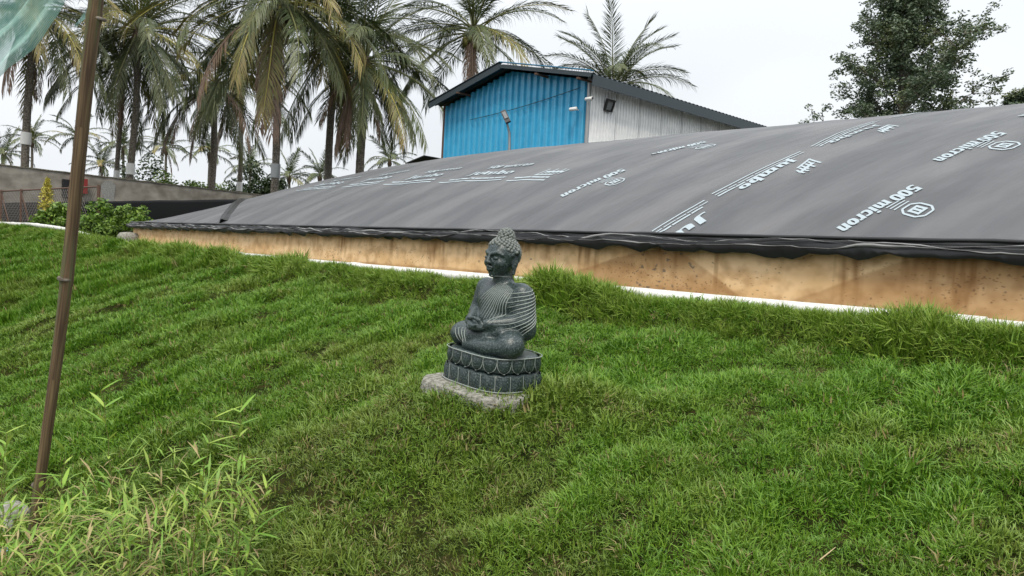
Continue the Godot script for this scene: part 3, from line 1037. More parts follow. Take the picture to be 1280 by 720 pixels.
	# rows of curls over the crown and the topknot
	mb = MB.new()
	var count := 330
	for k in count:
		var yy := 1.0 - 2.0 * (k + 0.5) / count
		var a := k * 2.39996
		var r := sqrt(1.0 - yy * yy)
		var dir := Vector3(cos(a) * r, yy, sin(a) * r)
		# hair line: high over the brow, low behind the ears
		var line := lerpf(-0.45, 0.48, smoothstep(-0.35, 0.75, dir.z))
		if absf(dir.x) > 0.75 and dir.z > -0.3: line = maxf(line, 0.12)
		if dir.y < line: continue
		var p := hd.land(hc + Vector3(0, 0.012, -0.008) + dir * 0.16, -dir)
		if p == Vector3.INF: continue
		mb.ball(p, Vector3.ONE * 0.0105, 7, 4)
	for k in 70:
		var yy := 1.0 - 1.45 * (k + 0.5) / 70
		var a := k * 2.39996
		var r := sqrt(maxf(0.0, 1.0 - yy * yy))
		var dir := Vector3(cos(a) * r, yy, sin(a) * r)
		var p := hd.land(Vector3(0, 0.842, -0.016) + dir * 0.09, -dir)
		if p == Vector3.INF: continue
		mb.ball(p, Vector3.ONE * 0.009, 7, 4)
	var hair := put("hair_curls", mb.mesh(), M.curl, root)
	hair.set_meta("kind", "stuff")
	hair.set_meta("label", "rows of pale worn stone curls over the head")
	# carved robe folds
	var lines := []
	for k in 13:
		var u := k / 12.0
		var pts := []
		for q in 22:
			var v := q / 21.0
			var x := lerpf(0.035 + 0.105 * u, -0.115 + 0.225 * u, pow(v, 0.8)) + 0.015 * sin(PI * v) * (1.0 - u)
			var y := lerpf(0.585 - 0.03 * u, 0.365 + 0.0 * u, v)
			if u < 0.5: y = lerpf(0.585 - 0.03 * u, 0.44 - 0.15 * u, v)
			pts.append(f.land(Vector3(x, y, 0.30), Vector3(0, 0, -1)))
		lines.append(pts)
	for k in 12:
		var u := k / 11.0
		var c0 := Vector3(0.14, 0.55, -0.035).lerp(Vector3(0.197, 0.335, -0.02), u)
		var pts := []
		for q in 20:
			var v := q / 19.0
			var a := lerpf(-1.2, 1.9, v)
			var dir := Vector3(cos(a), 0, sin(a))
			var from := c0 + dir * 0.2 + Vector3.UP * (0.045 - 0.10 * v) * (0.4 + u)
			pts.append(f.land(from, -dir, 0.25))
		lines.append(pts)
	for k in 4:
		var pts := []
		for q in 12:
			var v := q / 11.0
			pts.append(f.land(Vector3(-0.10 - 0.028 * k + 0.05 * v, 0.31 - 0.075 * v - 0.006 * k, 0.32), Vector3(0, 0, -1)))
		lines.append(pts)
	for k in 3:   # neck rings and neckline
		var pts := []
		for q in 16:
			var a := lerpf(-0.2, PI + 0.2, q / 15.0)
			var dir := Vector3(cos(a), 0, sin(a))
			pts.append((hd if k < 2 else f).land(Vector3(0, 0.60 + 0.018 * k if k < 2 else 0.585, -0.02) + dir * 0.12, -dir, 0.2))
		lines.append(pts)
	for pts in lines:
		var run := []
		for p in pts:
			if p != Vector3.INF and (run.is_empty() or (run[-1] as Vector3).distance_to(p) < 0.05): run.append(p)
		if run.size() < 4: continue
		var rad := []
		for q in run.size(): rad.append(0.0034 * (0.35 + 0.65 * sin(PI * (q + 0.5) / run.size())))
		mb = MB.new()
		mb.tube(run, rad, 5)
		put("robe_fold", mb.mesh(), M.chalk, root)

# ------------------------------------------------------------------ shed
func ribbed(a: Vector3, b: Vector3, bottom: float, top_at: Callable, pitch: float, depth: float, outw: Vector3) -> MB:
	# one profiled sheet standing between a and b (top_at gives its upper edge at a share of the way)
	var mb := MB.new()
	var l := (b - a).length()
	var n := maxi(1, int(round(l / pitch)))
	var rows := []
	for k in n:
		for e in [[0.0, 0.0], [0.55, 0.0], [0.64, 0.85], [0.7, 1.0], [0.84, 1.0], [0.9, 0.85], [0.98, 0.0]]:
			var u: float = (k + e[0]) / n
			var p: Vector3 = a.lerp(b, u) + outw * depth * e[1]
			rows.append([Vector3(p.x, bottom, p.z), Vector3(p.x, top_at.call(u), p.z)])
	rows.append([Vector3(b.x, bottom, b.z), Vector3(b.x, top_at.call(1.0), b.z)])
	# flat facets: no shared points between strips
	for k in rows.size() - 1:
		mb.quad(rows[k][0], rows[k][1], rows[k + 1][1], rows[k + 1][0])
	return mb

func build_shed() -> void:
	var c0 := Vector3(1.79, 0, -19.0)
	var gdir := Vector3(-4.24, 0, -4.68).normalized()
	var sdir := Vector3(gdir.z, 0, -gdir.x) * -1.0
	var gw := 6.31
	var ln := 14.0
	var eave := 6.18
	var peak := 6.86
	var root := thing("blue_shed", c0 + Vector3.UP * 1.3, "tall gabled shed with bright blue ribbed end wall and white side wall", "shed")
	var inv := root.transform.affine_inverse()
	var h_at := func(x: float) -> float: return lerpf(eave, peak, 1.0 - absf(2.0 * x / gw - 1.0))
	var gout := -sdir
	var sout := -gdir
	for k in 6:
		var x0 := gw * k / 6.0
		var x1 := gw * (k + 1) / 6.0
		var lap := gout * (0.004 * (k % 2))
		var cut: Array = [x0, x1]
		if x0 < gw / 2 and x1 > gw / 2 + 0.001: cut = [x0, gw / 2, x1]
		for j in cut.size() - 1:
			var xa: float = cut[j]
			var xb: float = cut[j + 1]
			put("blue_sheet", ribbed(c0 + gdir * xa + lap, c0 + gdir * xb + lap, 1.3, func(u): return h_at.call(lerpf(xa, xb, u)), 0.25, -0.07, -gout).mesh(), M.blue, root, inv)
	for k in 14:
		var lap := sout * (0.004 * (k % 2))
		put("white_sheet", ribbed(c0 + sdir * (k + 0.004) + lap, c0 + sdir * (k + 0.985) + lap, 1.3, func(_u): return eave, 0.125, 0.045, sout).mesh(), M.white_sheet, root, inv)
		var mb2 := MB.new()
		mb2.bar(c0 + sdir * (k + 0.992) + sout * 0.036 + Vector3.UP * 1.3, c0 + sdir * (k + 0.992) + sout * 0.036 + Vector3.UP * eave, 0.012, 0.006)
		put("sheet_lap", mb2.mesh(), M.dark, root, inv)
	# far walls
	var mb := MB.new()
	var far_g := [c0 + sdir * ln, c0 + gdir * gw + sdir * ln]
	mb.quad(far_g[0] + Vector3.UP * 1.3, far_g[0] + Vector3.UP * eave, far_g[1] + Vector3.UP * eave, far_g[1] + Vector3.UP * 1.3)
	mb.quad(c0 + gdir * gw + Vector3.UP * 1.3, c0 + gdir * gw + Vector3.UP * eave, far_g[1] + Vector3.UP * eave, far_g[1] + Vector3.UP * 1.3)
	put("back_wall", mb.mesh(), M.white_sheet, root, inv)
	# roof: two ribbed slopes overhanging all round, dark below, blue ridge flashing
	for side in 2:
		for k in 15:
			mb = MB.new()
			var za := -0.45 + k
			var edge_x := -0.38 if side == 0 else gw + 0.28
			var edge_y: float = eave + 0.10 - (0.38 if side == 0 else 0.28) * (peak - eave) / (gw / 2)
			for j in 5:
				for e in [[0.0, 0.0, 0.22, 0.0], [0.22, 0.0, 0.4, 0.035], [0.4, 0.035, 0.75, 0.035], [0.75, 0.035, 1.0, 0.0]]:
					var z0: float = za + (j + e[0]) * 0.2
					var z1: float = za + (j + e[2]) * 0.2
					var low0: Vector3 = c0 + gdir * edge_x + sdir * z0 + Vector3.UP * (edge_y + e[1])
					var low1: Vector3 = c0 + gdir * edge_x + sdir * z1 + Vector3.UP * (edge_y + e[3])
					var hi0: Vector3 = c0 + gdir * gw / 2 + sdir * z0 + Vector3.UP * (peak + 0.10 + e[1])
					var hi1: Vector3 = c0 + gdir * gw / 2 + sdir * z1 + Vector3.UP * (peak + 0.10 + e[3])
					mb.quad(low0, hi0, hi1, low1)
			put("roof_sheet", mb.mesh(), M.roof, root, inv)
	for side in 2:
		# barge board along the gable, purlin ends under it
		var x_e := -0.40 if side == 0 else gw + 0.30
		var y_e: float = eave + 0.06 - (0.40 if side == 0 else 0.30) * (peak - eave) / (gw / 2)
		mb = MB.new()
		mb.bar(c0 + gdir * x_e + gout * 0.47 + Vector3.UP * y_e, c0 + gdir * gw / 2 + gout * 0.47 + Vector3.UP * (peak + 0.06), 0.03, 0.10 if side == 0 else 0.17)
		put("barge_board", mb.mesh(), M.roof, root, inv)
		mb = MB.new()
		mb.bar(c0 + gdir * x_e + gout * 0.44 + Vector3.UP * (y_e + 0.12), c0 + gdir * gw / 2 + gout * 0.44 + Vector3.UP * (peak + 0.18), 0.14, 0.02)
		put("edge_flashing", mb.mesh(), M.roof_blue if side == 0 else M.roof, root, inv)
	mb = MB.new()
	mb.bar(c0 - gdir * 0.40 + gout * 0.4 + Vector3.UP * (eave - 0.13), c0 - gdir * 0.40 + sdir * (ln + 0.4) + Vector3.UP * (eave - 0.13), 0.03, 0.27)
	put("eave_board", mb.mesh(), M.roof, root, inv)
	for x in [0.02, gw - 0.02]:
		mb = MB.new()
		var p: Vector3 = c0 + gdir * x + gout * 0.06
		mb.tube([p + Vector3.UP * 1.3, p + Vector3.UP * (eave + 0.05)], [0.05, 0.05], 8)
		put("corner_post", mb.mesh(), M.rust if x > 1.0 else M.steel, root, inv)
	for x in [0.0, gw * 0.25, gw * 0.8]:
		mb = MB.new()
		var y: float = h_at.call(x) - 0.06
		mb.bar(c0 + gdir * x - sdir * 0.55 + Vector3.UP * y, c0 + gdir * x + sdir * 0.3 + Vector3.UP * y, 0.06, 0.05)
		put("purlin_end", mb.mesh(), M.rust, root, inv)
	mb = MB.new()
	mb.bar(c0 + gdir * (gw + 0.25) + gout * 0.2 + Vector3.UP * 4.55, c0 + gdir * (gw + 1.1) + gout * 0.3 + Vector3.UP * 4.35, 0.9, 0.03)
	put("lean_to_roof", mb.mesh(), M.dark, root, inv)
	# things fixed to the shed
	var cable := MB.new()
	var path := []
	var rad := []
	for k in 15:
		var u := k / 14.0
		path.append(c0 + gdir * lerpf(0.3, 4.9, u) + gout * 0.1 + Vector3.UP * (lerpf(6.0, 5.62, u) - 0.06 * sin(PI * u)))
		rad.append(0.009)
	cable.tube(path, rad, 5)
	tag(put("black_cable", cable.mesh(), M.dark), "thin black cable sagging across the blue shed wall", "cable")
	for e in [[0.32, 0.10, 5.42, "small white security camera on the blue wall at the shed corner", gdir, gout], [-0.05, 0.1, 5.62, "small white security camera on the white wall at the shed corner", -gdir, gout]]:
		var at: Vector3 = c0 + gdir * e[0] + gout * e[1] + Vector3.UP * e[2] + (-gdir * 0.1 if e[0] < 0.0 else Vector3.ZERO)
		var cam := thing("security_camera", at, e[3], "camera", "security cameras at the shed corner")
		var out: Vector3 = e[4]
		mb = MB.new()
		mb.bar(Vector3.ZERO, gout * 0.14, 0.03, 0.03)
		put("bracket", mb.mesh(), M.white, cam)
		mb = MB.new()
		mb.tube([gout * 0.16 - out * 0.08, gout * 0.16 - out * 0.075, gout * 0.16 + out * 0.14, gout * 0.16 + out * 0.15], [0.02, 0.05, 0.05, 0.045], 10)
		put("camera_body", mb.mesh(), M.white, cam)
		mb = MB.new()
		mb.tube([gout * 0.16 + out * 0.15, gout * 0.16 + out * 0.165], [0.036, 0.03], 10)
		put("camera_lens", mb.mesh(), M.lens, cam)
	var fl := thing("flood_light", c0 + sdir * 0.62 + sout * 0.10 + Vector3.UP * 5.62, "square dark framed flood light on the white shed wall", "lamp")
	var fb := Basis(sdir, Vector3.UP, sdir.cross(Vector3.UP)) * Basis(Vector3.RIGHT, 0.35)
	mb = MB.new()
	for e in [[0, 0.14, 0.32, 0.04], [0, -0.14, 0.32, 0.04], [0.14, 0, 0.04, 0.24], [-0.14, 0, 0.04, 0.24]]:
		mb.box(fb * Vector3(e[0], e[1], 0.02), Vector3(e[2], e[3], 0.07), fb)
	put("lamp_frame", mb.mesh(), M.dark, fl)
	mb = MB.new()
	mb.box(Vector3.ZERO, Vector3(0.24, 0.24, 0.03), fb)
	put("lamp_glass", mb.mesh(), M.glass, fl)
	mb = MB.new()
	mb.bar(-sout * 0.1, Vector3.ZERO, 0.05, 0.05)
	put("bracket", mb.mesh(), M.dark, fl)
	# lamp on a bent post in front of the blue wall
	var lp := thing("yard_lamp", Vector3(-0.28, 1.3, -20.55), "small lamp head on a bent grey post before the blue wall", "street lamp")
	mb = MB.new()
	mb.tube([Vector3.ZERO, Vector3(0, 3.3, 0), Vector3(-0.02, 3.65, 0.03), Vector3(-0.1, 3.9, 0.08)], [0.045, 0.04, 0.035, 0.03], 8)
	put("post", mb.mesh(), M.steel, lp)
	var lb := Basis(Vector3.BACK, 0.45) * Basis(Vector3.RIGHT, -0.5)
	mb = MB.new()
	mb.box(Vector3(-0.15, 4.08, 0.11), Vector3(0.15, 0.44, 0.07), lb)
	put("lamp_head", mb.mesh(), M.dark, lp)
	mb = MB.new()
	mb.box(Vector3(-0.15, 4.08, 0.11) + lb * Vector3(0, 0.02, 0.05), Vector3(0.10, 0.24, 0.02), lb)
	put("lamp_glass", mb.mesh(), M.glass, lp)

# ------------------------------------------------------------------ palms
func frond_mesh(seed_: int, len_: float, e0: float, e1: float, pairs: int, leaf: float, hang: float, wid: float, c0: Color, c1: Color, rib: Color, ragged := 0.0) -> ArrayMesh:
	rng.seed = seed_
	var mb := MB.new()
	var pts := []
	var dirs := []
	var p := Vector3.ZERO
	var steps := 26
	for k in steps + 1:
		var u := float(k) / steps
		var a := lerpf(e0, e1, pow(u, 1.15))
		var d := Vector3(0.06 * sin(u * 5.0 + seed_), sin(a), cos(a)).normalized()
		pts.append(p)
		dirs.append(d)
		p += d * len_ / steps
	mb.col = rib
	var rad := []
	for k in steps + 1: rad.append(lerpf(0.045, 0.008, float(k) / steps))
	mb.tube(pts, rad, 5)
	for k in pairs:
		var u := lerpf(0.13, 0.995, float(k) / (pairs - 1))
		var fi := u * steps
		var i0 := mini(int(fi), steps - 1)
		var at: Vector3 = (pts[i0] as Vector3).lerp(pts[i0 + 1], fi - i0)
		var d: Vector3 = dirs[i0]
		var nrm := d.cross(Vector3.RIGHT).normalized() * -1.0
		if nrm.y < 0.0 and absf(d.y) < 0.8: nrm = -nrm
		for side in [-1.0, 1.0]:
			if rng.randf() < ragged: continue
			var ll: float = leaf * (0.35 + 0.65 * pow(sin(PI * clampf(0.18 + 0.72 * u, 0.0, 1.0)), 0.8)) * rng.randf_range(0.7, 1.15)
			var sweep := lerpf(0.55, 1.1, u) + rng.randf_range(-0.16, 0.16)
			var dir: Vector3 = (Vector3.RIGHT * side * cos(sweep) + d * sin(sweep) + nrm * 0.22).normalized()
			var h := clampf(hang + rng.randf_range(-0.22, 0.18), 0.0, 1.0)
			var d2: Vector3 = dir.lerp(Vector3.DOWN, h * 0.55).normalized()
			var d3: Vector3 = dir.lerp(Vector3.DOWN, h).normalized()
			var a1: Vector3 = at + dir * ll * 0.25
			var a2: Vector3 = a1 + d2 * ll * 0.4
			var a3: Vector3 = a2 + d3 * ll * 0.4
			var w := d.normalized() * wid * rng.randf_range(0.7, 1.2)
			w = (w - dir * w.dot(dir)).normalized() * w.length()
			var mixv := clampf(rng.randf_range(-0.2, 0.5) + 0.6 * u * u, 0.0, 1.0)
			mb.col = c0.lerp(c1, mixv) * rng.randf_range(0.8, 1.15)
			var n := mb.v.size()
			mb.pt(at); mb.pt(a1 - w); mb.pt(a1 + w); mb.pt(a2 - w * 0.75); mb.pt(a2 + w * 0.75); mb.pt(a3)
			mb.i.append_array([n, n + 1, n + 2, n + 1, n + 3, n + 4, n + 1, n + 4, n + 2, n + 3, n + 5, n + 4])
	return mb.mesh()

var fronds := {}
func make_fronds() -> void:
	var g0 := Color(0.055, 0.082, 0.027)
	var g1 := Color(0.115, 0.132, 0.048)
	var y0 := Color(0.13, 0.15, 0.035)
	var y1 := Color(0.27, 0.2, 0.07)
	var b0 := Color(0.2, 0.13, 0.09)
	var b1 := Color(0.27, 0.18, 0.13)
	var rib := Color(0.16, 0.17, 0.06)
	# start and end angle of each kind of frond, from the upright young ones to the hanging old ones
	var kinds := [[1.45, 0.75, 0.12], [1.15, 0.15, 0.3], [0.85, -0.35, 0.5], [0.55, -0.75, 0.62], [0.25, -1.0, 0.7], [-0.1, -1.2, 0.75], [-0.5, -1.35, 0.75], [-0.95, -1.45, 0.7]]
	for lod in 2:
		for k in kinds.size():
			var e: Array = kinds[k]
			for v in 2:
				fronds["g%d%d%d" % [lod, k, v]] = frond_mesh(100 + k * 3 + v + lod * 50, 4.6, e[0], e[1] + 0.15 * v, 74 if lod == 0 else 30, 0.95, e[2], 0.0175 if lod == 0 else 0.05, g0, g1, rib)
			fronds["y%d%d" % [lod, k]] = frond_mesh(200 + k + lod * 50, 4.6, e[0], e[1], 74 if lod == 0 else 30, 0.95, e[2] * 0.9, 0.0185 if lod == 0 else 0.05, y0, y1, Color(0.38, 0.34, 0.07))
		fronds["dead%d" % lod] = frond_mesh(300 + lod, 3.6, -1.15, -1.52, 60 if lod == 0 else 26, 0.7, 0.85, 0.02 if lod == 0 else 0.05, b0, b1, b1, 0.1)
		fronds["dry%d" % lod] = frond_mesh(310 + lod, 4.2, -0.6, -1.45, 60 if lod == 0 else 26, 0.8, 0.85, 0.02 if lod == 0 else 0.05, b0.lerp(y1, 0.2), b1, b1, 0.2)

func palm(called: String, base: Vector3, crown: Vector3, scale_: float, radius: float, seed_: int, label: String, group: String, opt := {}) -> Node3D:
	var root := thing(called, base, label, "palm tree", group)
	var r := RandomNumberGenerator.new()
	r.seed = seed_
	var top := crown - base
	var lod: int = opt.get("lod", 0)
	# trunk
	var path := []
	var rad := []
	var n := 44 if lod == 0 else 10
	for k in n + 1:
		var u := float(k) / n
		var p := top * u
		p += Vector3(top.x, 0, top.z) * (0.35 * sin(PI * u)) * (0.6 if lod == 0 else 0.0)
		p.x += 0.05 * sin(u * 7.0 + seed_)
		path.append(p)
		rad.append(radius * (1.0 + 0.5 * exp(-u * 16.0) - 0.22 * u) * (1.0 + (0.04 * (k % 2) if lod == 0 else 0.0)))
	var mb := MB.new()
	mb.tube(path, rad, 10 if lod == 0 else 6)
	put("trunk", mb.mesh(), M.bark, root)
	# fibrous sheath below the crown
	mb = MB.new()
	mb.col = Color(0.12, 0.085, 0.055)
	mb.tube([top - Vector3.UP * 0.9 * scale_, top - Vector3.UP * 0.3 * scale_, top + Vector3.UP * 0.35 * scale_], [radius * 0.9, radius * 1.7, radius * 0.9], 9)
	put("leaf_sheath", mb.mesh(), M.paint, root)
	var count: int = opt.get("count", 26)
	var lowest: float = opt.get("lowest", 7.4)
	for k in count:
		var az := k * 2.39996 + r.randf_range(-0.25, 0.25)
		var age := lerpf(opt.get("youngest", 0.0), lowest, pow((k + 0.5) / count, 0.85))
		var kind := clampi(int(age + r.randf_range(-0.4, 0.4)), 0, 7)
		var key := "g%d%d%d" % [lod, kind, k % 2]
		if r.randf() < opt.get("yellow", 0.12) and kind >= 2: key = "y%d%d" % [lod, kind]
		var b := Basis(Vector3.UP, az) * Basis(Vector3.BACK, r.randf_range(-0.35, 0.35))
		put("frond", fronds[key], M.leaf, root, Transform3D(b.scaled(Vector3.ONE * scale_ * r.randf_range(0.88, 1.08)), top + Vector3.UP * 0.15 * scale_))
	for e in opt.get("extra", []):
		# [kind, azimuth in degrees (0 towards the viewer, 90 to the right), size]
		var b := Basis(Vector3.UP, deg_to_rad(e[1]))
		put("frond" if not str(e[0]).begins_with("d") else "dead_frond", fronds[e[0]], M.leaf, root, Transform3D(b.scaled(Vector3.ONE * scale_ * e[2]), top + b * Vector3(0, 0, 0.12)))
	for k in opt.get("dead", 2):
		var b := Basis(Vector3.UP, r.randf() * TAU)
		put("dead_frond", fronds["dead%d" % lod if k % 2 == 0 else "dry%d" % lod], M.leaf, root, Transform3D(b.scaled(Vector3.ONE * scale_ * r.randf_range(0.7, 1.0)), top - Vector3.UP * 0.2 + b * Vector3(0, 0, 0.15)))
	if opt.has("nuts"):
		mb = MB.new()
		mb.col = opt.nuts
		for k in 14:
			var a := k * 2.4
			mb.ball(top + Vector3(cos(a) * 0.38, -0.35 - 0.16 * (k % 3), sin(a) * 0.38), Vector3(0.12, 0.15, 0.12), 9, 6)
		put("coconut_bunch", mb.mesh(), M.paint, root)
	if opt.has("band"):
		var y: float = opt.band - base.y
		var p := Vector3.ZERO
		for k in n:
			if path[k].y <= y and path[k + 1].y > y: p = (path[k] as Vector3).lerp(path[k + 1], (y - path[k].y) / (path[k + 1].y - path[k].y))
		mb = MB.new()
		var lean := top.normalized()
		mb.tube([p - lean * 0.26, p + lean * 0.26], [radius * 1.2, radius * 1.16], 14)
		put("metal_band", mb.mesh(), opt.get("band_mat", M.white), root)
	return root

func build_palms() -> void:
	make_fronds()
	var g := "tall coconut palms behind the tank"
	# built at (x, z) with crowns at their height
	palm("coconut_palm", Vector3(-21.3, 1.3, -31.0), Vector3(-20.9, 10.6, -31.0), 1.0, 0.17, 1, "coconut palm at the far left edge with yellowing fronds and brown dead ones", g, {"band": 5.35, "yellow": 0.3, "dead": 3, "extra": [["y04", 35, 1.0], ["y05", 60, 1.0], ["y05", 0, 0.9], ["dead0", 300, 1.0], ["dead0", 340, 1.0], ["g061", 90, 1.0], ["g060", 270, 1.0]]})
	palm("coconut_palm", Vector3(-20.0, 1.3, -36.0), Vector3(-19.8, 9.7, -36.0), 0.9, 0.12, 2, "thin coconut palm with a pale slender trunk beside a darker thicker one", g, {"band": 4.35, "dead": 1})
	palm("coconut_palm", Vector3(-18.3, 1.3, -34.0), Vector3(-18.0, 10.8, -34.0), 1.12, 0.165, 3, "dark dense coconut palm with a straight black trunk, left of centre", g, {"band": 4.55, "yellow": 0.05, "dead": 0, "count": 36, "extra": [["g061", 90, 1.0], ["g060", 45, 1.0], ["g061", 300, 1.0], ["g051", 200, 1.0]]})
	palm("coconut_palm", Vector3(-16.1, 1.3, -38.0), Vector3(-16.0, 9.4, -38.0), 0.95, 0.18, 4, "coconut palm with a low crown and a ragged frond hanging left", g, {"dead": 2, "extra": [["dry0", 285, 1.1], ["dead0", 300, 1.2], ["dry0", 75, 1.0], ["g050", 280, 1.0], ["g060", 300, 1.0]]})
	palm("coconut_palm", Vector3(-16.2, 1.3, -42.0), Vector3(-16.1, 11.0, -42.0), 1.0, 0.14, 5, "coconut palm with slim grey trunk and long brown fronds hanging left", g, {"band": 4.55, "dead": 3, "extra": [["dead0", 290, 1.35], ["dry0", 310, 1.2]]})
	palm("coconut_palm", Vector3(-9.15, 1.3, -27.0), Vector3(-9.0, 10.3, -27.0), 1.08, 0.145, 6, "nearest coconut palm with a big yellow tipped frond hanging over its trunk", g, {"band": 4.15, "band_mat": M.steel, "yellow": 0.25, "dead": 1, "count": 30, "nuts": Color(0.07, 0.045, 0.03), "extra": [["y07", 2, 1.0], ["y06", 350, 0.95], ["y05", 60, 1.0], ["y04", 285, 1.15], ["y03", 300, 1.1], ["g061", 95, 1.1], ["g050", 75, 1.1], ["dead0", 8, 1.35], ["dead0", 350, 1.3], ["g061", 270, 1.0], ["dry0", 305, 1.1]]})
	palm("coconut_palm", Vector3(-8.25, 1.3, -31.0), Vector3(-8.0, 10.1, -31.0), 1.1, 0.17, 7, "dense coconut palm between the nearest palm and the one draped with dead fronds", g, {"dead": 2, "count": 32, "extra": [["g060", 280, 1.0], ["dry0", 280, 0.9], ["g061", 60, 1.0], ["g041", 70, 1.1]]})
	palm("coconut_palm", Vector3(-6.25, 1.3, -29.0), Vector3(-6.3, 8.7, -29.0), 0.95, 0.18, 8, "coconut palm with thick bundles of dead brown fronds draping its trunk", g, {"dead": 6, "count": 28, "extra": [["g050", 75, 1.05], ["g061", 60, 1.05], ["y06", 45, 1.0], ["dead0", 270, 1.1], ["dead0", 300, 1.1], ["dead0", 330, 1.0]]})
	palm("coconut_palm", Vector3(-2.5, 1.3, -33.0), Vector3(-2.35, 11.35, -33.0), 1.0, 0.17, 9, "coconut palm behind the left roof slope of the blue shed, pinkish dead frond", g, {"dead": 0, "nuts": Color(0.2, 0.19, 0.05), "count": 24, "lowest": 6.6, "extra": [["dead0", 10, 0.95], ["dead0", 350, 0.85], ["y02", 95, 1.0], ["g041", 265, 1.0], ["g050", 270, 1.0], ["g061", 290, 1.0], ["g061", 60, 1.0]]})
	palm("coconut_palm", Vector3(5.1, 1.3, -38.0), Vector3(4.75, 10.2, -38.0), 0.92, 0.17, 27, "young palm with upright spread fronds showing above the shed ridge", g, {"dead": 0, "count": 17, "lowest": 3.9, "youngest": 0.9, "yellow": 0.05, "extra": [["g000", 80, 1.0], ["g001", 275, 1.0], ["g010", 110, 1.05], ["g011", 255, 1.0], ["g010", 60, 0.95]]})
	var far := [[-57.1, 11.6, "far palm just right of the leftmost trunk, low crown"], [-51.8, 12.3, "far palm left of the leaning pole"], [-46.3, 11.3, "far palm behind the two trunks right of the leaning pole"], [-41.3, 11.5, "far palm with a brown skirt standing alone in a gap of sky"], [-36.2, 11.2, "far palm with a wide crown behind the ragged left hanging frond"], [-31.4, 9.8, "far palm left of the nearest palm trunk above dark bushes"], [-26.8, 8.9, "far palm right of the nearest palm trunk, just above the cover"], [-23.2, 9.2, "far palm half hidden by a trunk, just above the cover"], [-15.1, 11.4, "far palm alone left of the shed, just above the cover"], [-60.4, 9.8, "far palm at the left edge above the concrete wall"], [-48.8, 9.0, "far low palm beside the pole above the concrete wall"]]
	for k in far.size():
		var e: Array = far[k]
		palm("distant_palm", Vector3(e[0] * 0.998, 1.3, -85.0), Vector3(e[0], e[1], -85.0), 0.78, 0.17, 40 + k, e[2], "small palms far behind the wall", {"lod": 1, "count": 17, "lowest": 5.6, "dead": 2 if k == 3 else 0, "yellow": 0.1})

# ------------------------------------------------------------------ broadleaved trees and shrubs
func leaf_cloud(mb: MB, at: Vector3, r: Vector3, count: int, size: float, c0: Color, c1: Color, rr: RandomNumberGenerator, slim := 0.45) -> void:
	for k in count:
		var d := Vector3(rr.randfn(), rr.randfn(), rr.randfn()).normalized() * pow(rr.randf(), 0.45)
		var p := at + d * r
		var a := Vector3(rr.randfn(), rr.randfn() * 0.6 - 0.15, rr.randfn()).normalized()
		var b := a.cross(Vector3(rr.randfn(), rr.randfn(), rr.randfn())).normalized()
		var l := size * rr.randf_range(0.7, 1.25)
		mb.col = c0.lerp(c1, rr.randf()) * rr.randf_range(0.8, 1.2)
		var n := mb.v.size()
		mb.pt(p - a * l * 0.5); mb.pt(p + b * l * slim * 0.5); mb.pt(p + a * l * 0.5); mb.pt(p - b * l * slim * 0.5)
		mb.i.append_array([n, n + 1, n + 2, n, n + 2, n + 3])

func big_tree(called: String, base: Vector3, h: float, spread: float, seed_: int, label: String, limbs: int, leaf: float, c0: Color, c1: Color, first := 0.3) -> void:
	var rr := RandomNumberGenerator.new()
	rr.seed = seed_
	var root := thing(called, base, label, "tree", "broadleaved trees on the right")
	var wood := MB.new()
	var path := []
	var rad := []
	for k in 13:
		var u := k / 12.0
		path.append(Vector3(0.25 * sin(u * 5.0), h * 0.92 * u, 0.2 * cos(u * 4.0) - 0.2))
		rad.append(lerpf(0.30, 0.04, u) * h / 16.0)
	wood.tube(path, rad, 8)
	put("trunk", wood.mesh(), M.bark, root)
	var limb_mb := MB.new()
	var leaves := MB.new()
	var pale := c1.lerp(Color(0.12, 0.14, 0.04), 0.6)
	for k in limbs:
		var u := lerpf(first, 0.95, (k + rr.randf() * 0.6) / limbs)
		var from: Vector3 = path[int(u * 12.0)]
		var az := k * 2.39996 + rr.randf_range(-0.4, 0.4)
		var el := lerpf(0.35, 1.1, u) + rr.randf_range(-0.15, 0.2)
		var ll := spread * lerpf(1.0, 0.5, absf(u - 0.45) * 1.6) * rr.randf_range(0.65, 1.12)
		var dir := Vector3(cos(az) * cos(el), sin(el), sin(az) * cos(el))
		var bp := [from]
		var br := [0.07 * h / 16.0 + 0.01]
		var p := from
		for q in 7:
			dir = (dir + Vector3(rr.randfn(), rr.randfn() * 0.6 + 0.25, rr.randfn()) * 0.12).normalized()
			p += dir * ll / 7.0
			bp.append(p)
			br.append(lerpf(0.06, 0.012, (q + 1) / 7.0) * h / 16.0)
			if q >= 1:
				for t in 3:
					var sd := (dir + Vector3(rr.randfn(), rr.randfn() * 0.7, rr.randfn()) * 0.9).normalized()
					var sl := ll * rr.randf_range(0.14, 0.34)
					limb_mb.tube([p, p + sd * sl * 0.5 + Vector3.UP * 0.05, p + sd * sl], [0.022, 0.014, 0.006], 4, false)
					var tone := c0 if rr.randf() < 0.8 else pale
					for w in 3:
						var cp := p + sd * sl * (0.45 + 0.3 * w) + Vector3(rr.randfn(), rr.randfn(), rr.randfn()) * 0.12
						leaf_cloud(leaves, cp, Vector3(0.33, 0.22, 0.33) * (h / 16.0), 30, leaf, tone, c1 if tone == c0 else pale, rr)
		limb_mb.tube(bp, br, 6)
	put("limbs", limb_mb.mesh(), M.bark, root)
	put("crown", leaves.mesh(), M.leaf, root)

